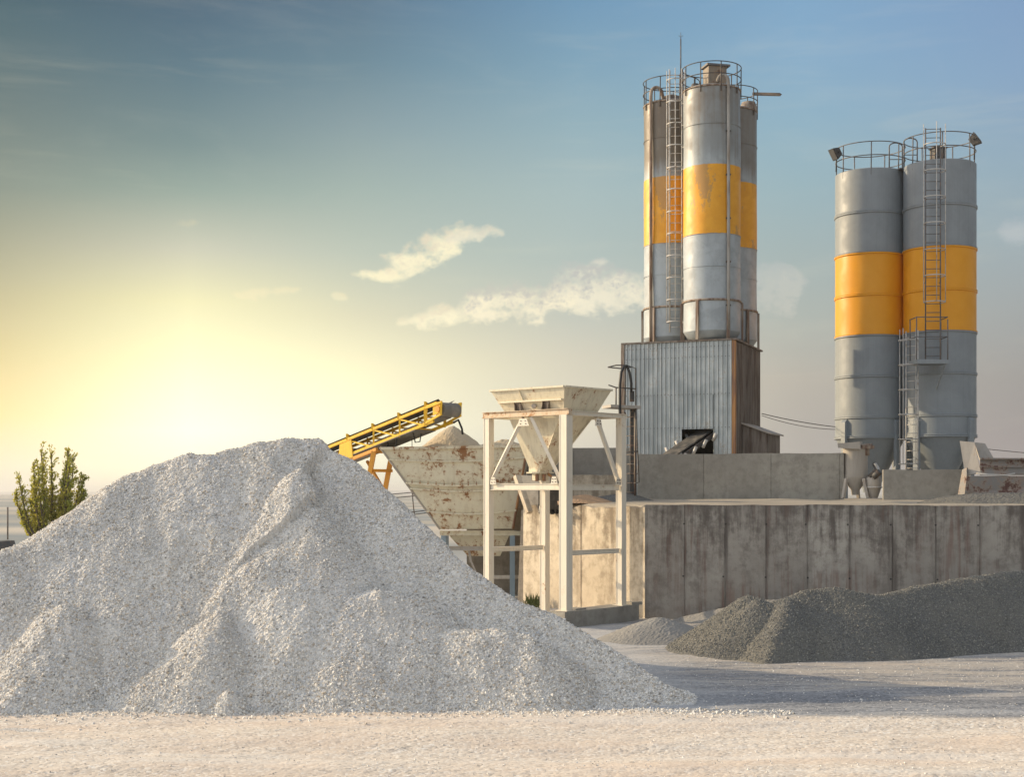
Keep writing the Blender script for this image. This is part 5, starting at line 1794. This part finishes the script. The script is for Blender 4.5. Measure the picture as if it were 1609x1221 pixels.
mb.build('upper_panel', M['trough'], tr)
mb = MB()
mb.plate([at(1516, 775, YT), at(1800, 772, YT - 1.2), at(1800, 748, YT - 1.05), at(1519, 748, YT - 0.02)], 0.2)
mb.build('lower_panel', M['trough'], tr)
mb = MB()
mb.tube([at(1534, 744, YT - 0.1), at(1553, 746, YT - 0.15), at(1580, 747, YT - 0.25), at(1595, 744, YT - 0.3)], 0.025, 6)
mb.build('bent_edge', M['galv'], tr)
mb = MB()
mb.plate([at(1505, 778, YT + 0.3), at(1519, 778, YT), at(1519, 735, YT + 0.1), at(1512, 738, YT + 0.4)], 0.06)
mb.build('gusset_plate', M['trough'], tr)
heap('grit_bank', [(sample([at(1500, 776, 41.6), at(1540, 772, 41.3), at(1620, 771, 40.8), at(1720, 770, 40.2)], 30), 0.28, 0.3)], 11.8, 18.5, 39.0, 43.5, 0.06, M['gravel_dark'], 'low bank of grey grit along the foot of the steel trough', 0.06, 3.3, cat='grit heap')

# ------------------------------------------------------------------ cables
def cable(name, a, b, sag, r, label, n=16):
    mb = MB()
    mb.tube([a.lerp(b, i / n) - Vector((0, 0, sag * 4 * (i / n) * (1 - i / n))) for i in range(n + 1)], r, 5)
    tag(mb.build(name, M['iron'], loc=tuple(a)), label, 'cable')
cable('power_cable', at(1197, 650, 54.5), at(1314, 671, 57.0), 0.05, 0.016, 'upper thin cable strung between the tower shed and the twin silos')
cable('power_cable', at(1197, 653, 54.5), at(1314, 675, 57.0), 0.12, 0.012, 'lower thin cable strung between the tower shed and the twin silos')
cable('power_cable', at(1525, 703, 57.5), at(1760, 722, 60), 0.05, 0.014, 'thin cable leading off to the right from the twin silos')
for py0, py1, lab in ((771, 763, 'topmost'), (777, 769, 'second from the top'), (802, 794, 'third from the top'), (806, 798, 'lowest')):
    cable('power_line', at(470, py0 + 8, 95), at(760, py1 - 7, 95), 0.4, 0.03, lab + ' of the far power lines seen between gravel heap and bin')

# ------------------------------------------------------------------ far left: pole, tree, truck
mb = MB()
q = at(12, 840, 110)
mb.tube([(q.x, 110, -0.1), (q.x, 110, gz(797, 110))], 0.06, 7)
tag(mb.build('utility_pole', M['wood'], loc=(q.x, 110, 0)), 'thin grey utility pole in the fields left of the tree', 'pole')

def leaf_fn(t, bs):
    n = t.noise(0.9, 3)
    n2 = t.noise(9, 2, (4, 4, 4))
    c = t.mix(t.step(n, 0.35, 0.65), (0.27, 0.32, 0.045), (0.48, 0.44, 0.06))
    c = t.mix(t.step(n2, 0.35, 0.7, 0, 0.6), c, (0.44, 0.35, 0.06))
    return c
mt = bpy.data.materials.new('willow_leaves')
mt.use_nodes = True
t = NT(mt.node_tree)
bs = mt.node_tree.nodes['Principled BSDF']
bs.inputs['Roughness'].default_value = 0.6
lc_ = leaf_fn(t, bs)
t.put(bs.inputs['Base Color'], lc_)
tl = t.node('ShaderNodeBsdfTranslucent')
t.put(tl.inputs['Color'], lc_)
ms = t.node('ShaderNodeMixShader')
ms.inputs[0].default_value = 0.5
t.l.new(bs.outputs[0], ms.inputs[1]); t.l.new(tl.outputs[0], ms.inputs[2])
t.l.new(ms.outputs[0], mt.node_tree.nodes['Material Output'].inputs['Surface'])
M['leaf'] = mt
M['bark'] = material('bark', lambda t, bs: t.mix(t.step(t.noise((8, 8, 2), 4), 0.4, 0.65), (0.13, 0.10, 0.07), (0.07, 0.055, 0.04)), 0.9)

M['weed'] = material('weed_green', lambda t, bs: (0.07, 0.095, 0.025), 0.7)
YTREE = 80.0
tx = gx(78, YTREE)
tree = thing('willow_tree', (tx, YTREE, 0), 'bushy green tree with two feathery crowns at the left edge behind the heap', 'tree')
rt = random.Random(5)
limbs = []     # (points)
tips = []
TS2 = [(62, 707), (70, 711), (54, 728), (41, 750), (33, 774), (30, 806), (85, 742), (97, 715), (111, 711), (104, 732), (118, 734), (125, 752), (129, 774), (122, 792), (46, 788), (90, 765), (75, 768), (60, 756), (68, 738), (50, 765), (113, 762), (98, 780), (36, 822), (82, 795), (55, 800), (70, 735), (106, 720), (116, 748)]
for n_, (tpx, tpy) in enumerate(TS2):
    dyy = rt.uniform(-1.3, 1.3)
    tip = at(tpx, tpy, YTREE)
    tip.y += dyy
    base = Vector((tx + (tip.x - tx) * 0.25 + rt.uniform(-0.15, 0.15), YTREE + dyy * 0.2, 0.5))
    ctrl = Vector((base.x + (tip.x - base.x) * 0.75, base.y + (tip.y - base.y) * 0.8, base.z + (tip.z - base.z) * 0.40))
    pts = []
    for i in range(11):
        f = i / 10
        pts.append(base * (1 - f) ** 2 + ctrl * 2 * f * (1 - f) + tip * f * f + Vector((rt.gauss(0, 0.03), rt.gauss(0, 0.03), 0)))
    limbs.append((pts, 0.085))
    H_ = (tip - base).length
    for i in range(3, 10):
        for q in range(4):
            f = rt.random()
            p = pts[i].lerp(pts[i + 1], f)
            a = rt.uniform(0, 6.28)
            ln = H_ * rt.uniform(0.06, 0.15) * (1.25 - 0.08 * i)
            d_ = ((pts[i + 1] - pts[i]).normalized() * 1.0 + Vector((math.cos(a) * 0.75 + 0.18, math.sin(a) * 0.75, rt.uniform(0.0, 0.5)))).normalized()
            tw = [p + d_ * (ln * k / 4) + Vector((0.05 * (k / 4) ** 2, 0, 0.10 * ln * (k / 4) ** 2)) for k in range(5)]
            limbs.append((tw, 0.02))
mb = MB()
for pts, r in limbs:
    n = len(pts)
    if r < 0.03 and rt.random() < 0.6:
        continue
    for i in range(n - 1):
        mb.tube([pts[i], pts[i + 1]], r * (1 - 0.75 * i / n), 5, caps=False)
mb.tube([(tx, YTREE, -0.2), (tx - 0.05, YTREE, 0.6)], 0.3, 8)
mb.build('trunk', M['bark'], tree)
Vl, Fl = [], []
for pts, r in limbs:
    small = r < 0.03
    med = 0.03 <= r < 0.07
    cnt = 17 if small else 20
    for k in range(cnt):
        f = rt.random() ** 0.7
        i = min(len(pts) - 2, int(f * (len(pts) - 1)))
        p = pts[i].lerp(pts[i + 1], rt.random())
        dd = (pts[i + 1] - pts[i]).normalized()
        p = p + Vector((rt.gauss(0, 0.06), rt.gauss(0, 0.06), rt.gauss(0, 0.05)))
        l = rt.uniform(0.10, 0.18)
        ax_ = (dd + Vector((rt.gauss(0, .5), rt.gauss(0, .5), rt.gauss(0, .4)))).normalized()
        wv = ax_.cross(Vector((rt.gauss(0, 1), rt.gauss(0, 1), rt.gauss(0, 1)))).normalized() * l * 0.28
        b = len(Vl)
        Vl += [tuple(p), tuple(p + ax_ * l * 0.5 + wv), tuple(p + ax_ * l), tuple(p + ax_ * l * 0.5 - wv)]
        Fl.append((b, b + 1, b + 2, b + 3))
mesh_np('crown', np.array(Vl), np.array(Fl), M['leaf'], False, (tx, YTREE, 0), tree)

trk = thing('tipper_truck', (gx(-22, 62), 62, 0), 'orange truck with dark rounded cab roof just peeking over the heap', 'truck')
M['orange_truck'] = material('orange_truck_paint', painted((0.75, 0.32, 0.03), amount=0.2), 0.45)
x0, y0 = gx(-22, 62), 62.0
mb = MB(); mb.box((x0 - 0.6, y0, 0.75), (4.4, 1.0, 0.25)); mb.build('chassis', M['iron'], trk)
mb = MB()
mb.hexa([Vector((x0 - 2.9, y0 - 1.1, 0.95)), Vector((x0 + 0.62, y0 - 1.1, 0.95)), Vector((x0 + 0.62, y0 + 1.1, 0.95)), Vector((x0 - 2.9, y0 + 1.1, 0.95)), Vector((x0 - 3.1, y0 - 1.15, 1.9)), Vector((x0 + 0.60, y0 - 1.15, 1.38)), Vector((x0 + 0.60, y0 + 1.15, 1.38)), Vector((x0 - 3.1, y0 + 1.15, 1.9))])
mb.build('tipper_body', M['orange_truck'], trk)
mb = MB()
mb.hexa([Vector((x0 + 0.5, y0 - 1.0, 0.9)), Vector((x0 + 1.05, y0 - 1.0, 0.9)), Vector((x0 + 1.05, y0 + 1.0, 0.9)), Vector((x0 + 0.5, y0 + 1.0, 0.9)), Vector((x0 + 0.56, y0 - 0.9, 1.52)), Vector((x0 + 0.92, y0 - 0.9, 1.50)), Vector((x0 + 0.92, y0 + 0.9, 1.50)), Vector((x0 + 0.56, y0 + 0.9, 1.52))])
mb.build('cab', M['iron'], trk)
for wx_ in (-2.4, -1.4, 0.75):
    for wy_ in (-0.95, 0.95):
        mb = MB()
        mb.tube([(x0 + wx_, y0 + wy_ - 0.14, 0.48), (x0 + wx_, y0 + wy_ + 0.14, 0.48)], 0.48, 20)
        mb.build('wheel', M['hose'], trk)

# weeds growing at the foot of the pillar
mb = MB()
rw = random.Random(3)
for k in range(90):
    b = at(838, 945, 44.0) + Vector((rw.gauss(0, 0.14), rw.gauss(0, 0.2), 0))
    b.z = 0.03
    tip = b + Vector((rw.gauss(0, 0.12), rw.gauss(0, 0.12), rw.uniform(0.15, 0.55)))
    mid = b.lerp(tip, 0.5); wv = Vector((0.02, 0.01, 0))
    mb.add([b, mid + wv, tip, mid - wv], [(0, 1, 2, 3)])
tag(mb.build('weed_clump', M['weed'], loc=tuple(at(838, 945, 44.0))), 'green weeds growing at the foot of the brown grey pillar', 'weed')

# ------------------------------------------------------------------ haze: thin even air around everything
hz = bpy.data.materials.new('haze_air')
hz.use_nodes = True
hn = hz.node_tree.nodes
hn.remove(hn['Principled BSDF'])
pv = hn.new('ShaderNodeVolumePrincipled')
pv.inputs['Color'].default_value = (0.93, 0.94, 0.96, 1)
pv.inputs['Density'].default_value = 0.00025
pv.inputs['Anisotropy'].default_value = 0.35
hz.node_tree.links.new(pv.outputs[0], hn['Material Output'].inputs['Volume'])
mb = MB()
mb.box((0, 3950, 13.5), (14000, 8100, 33))
ho = mb.build('haze', hz)
ho['kind'] = 'stuff'
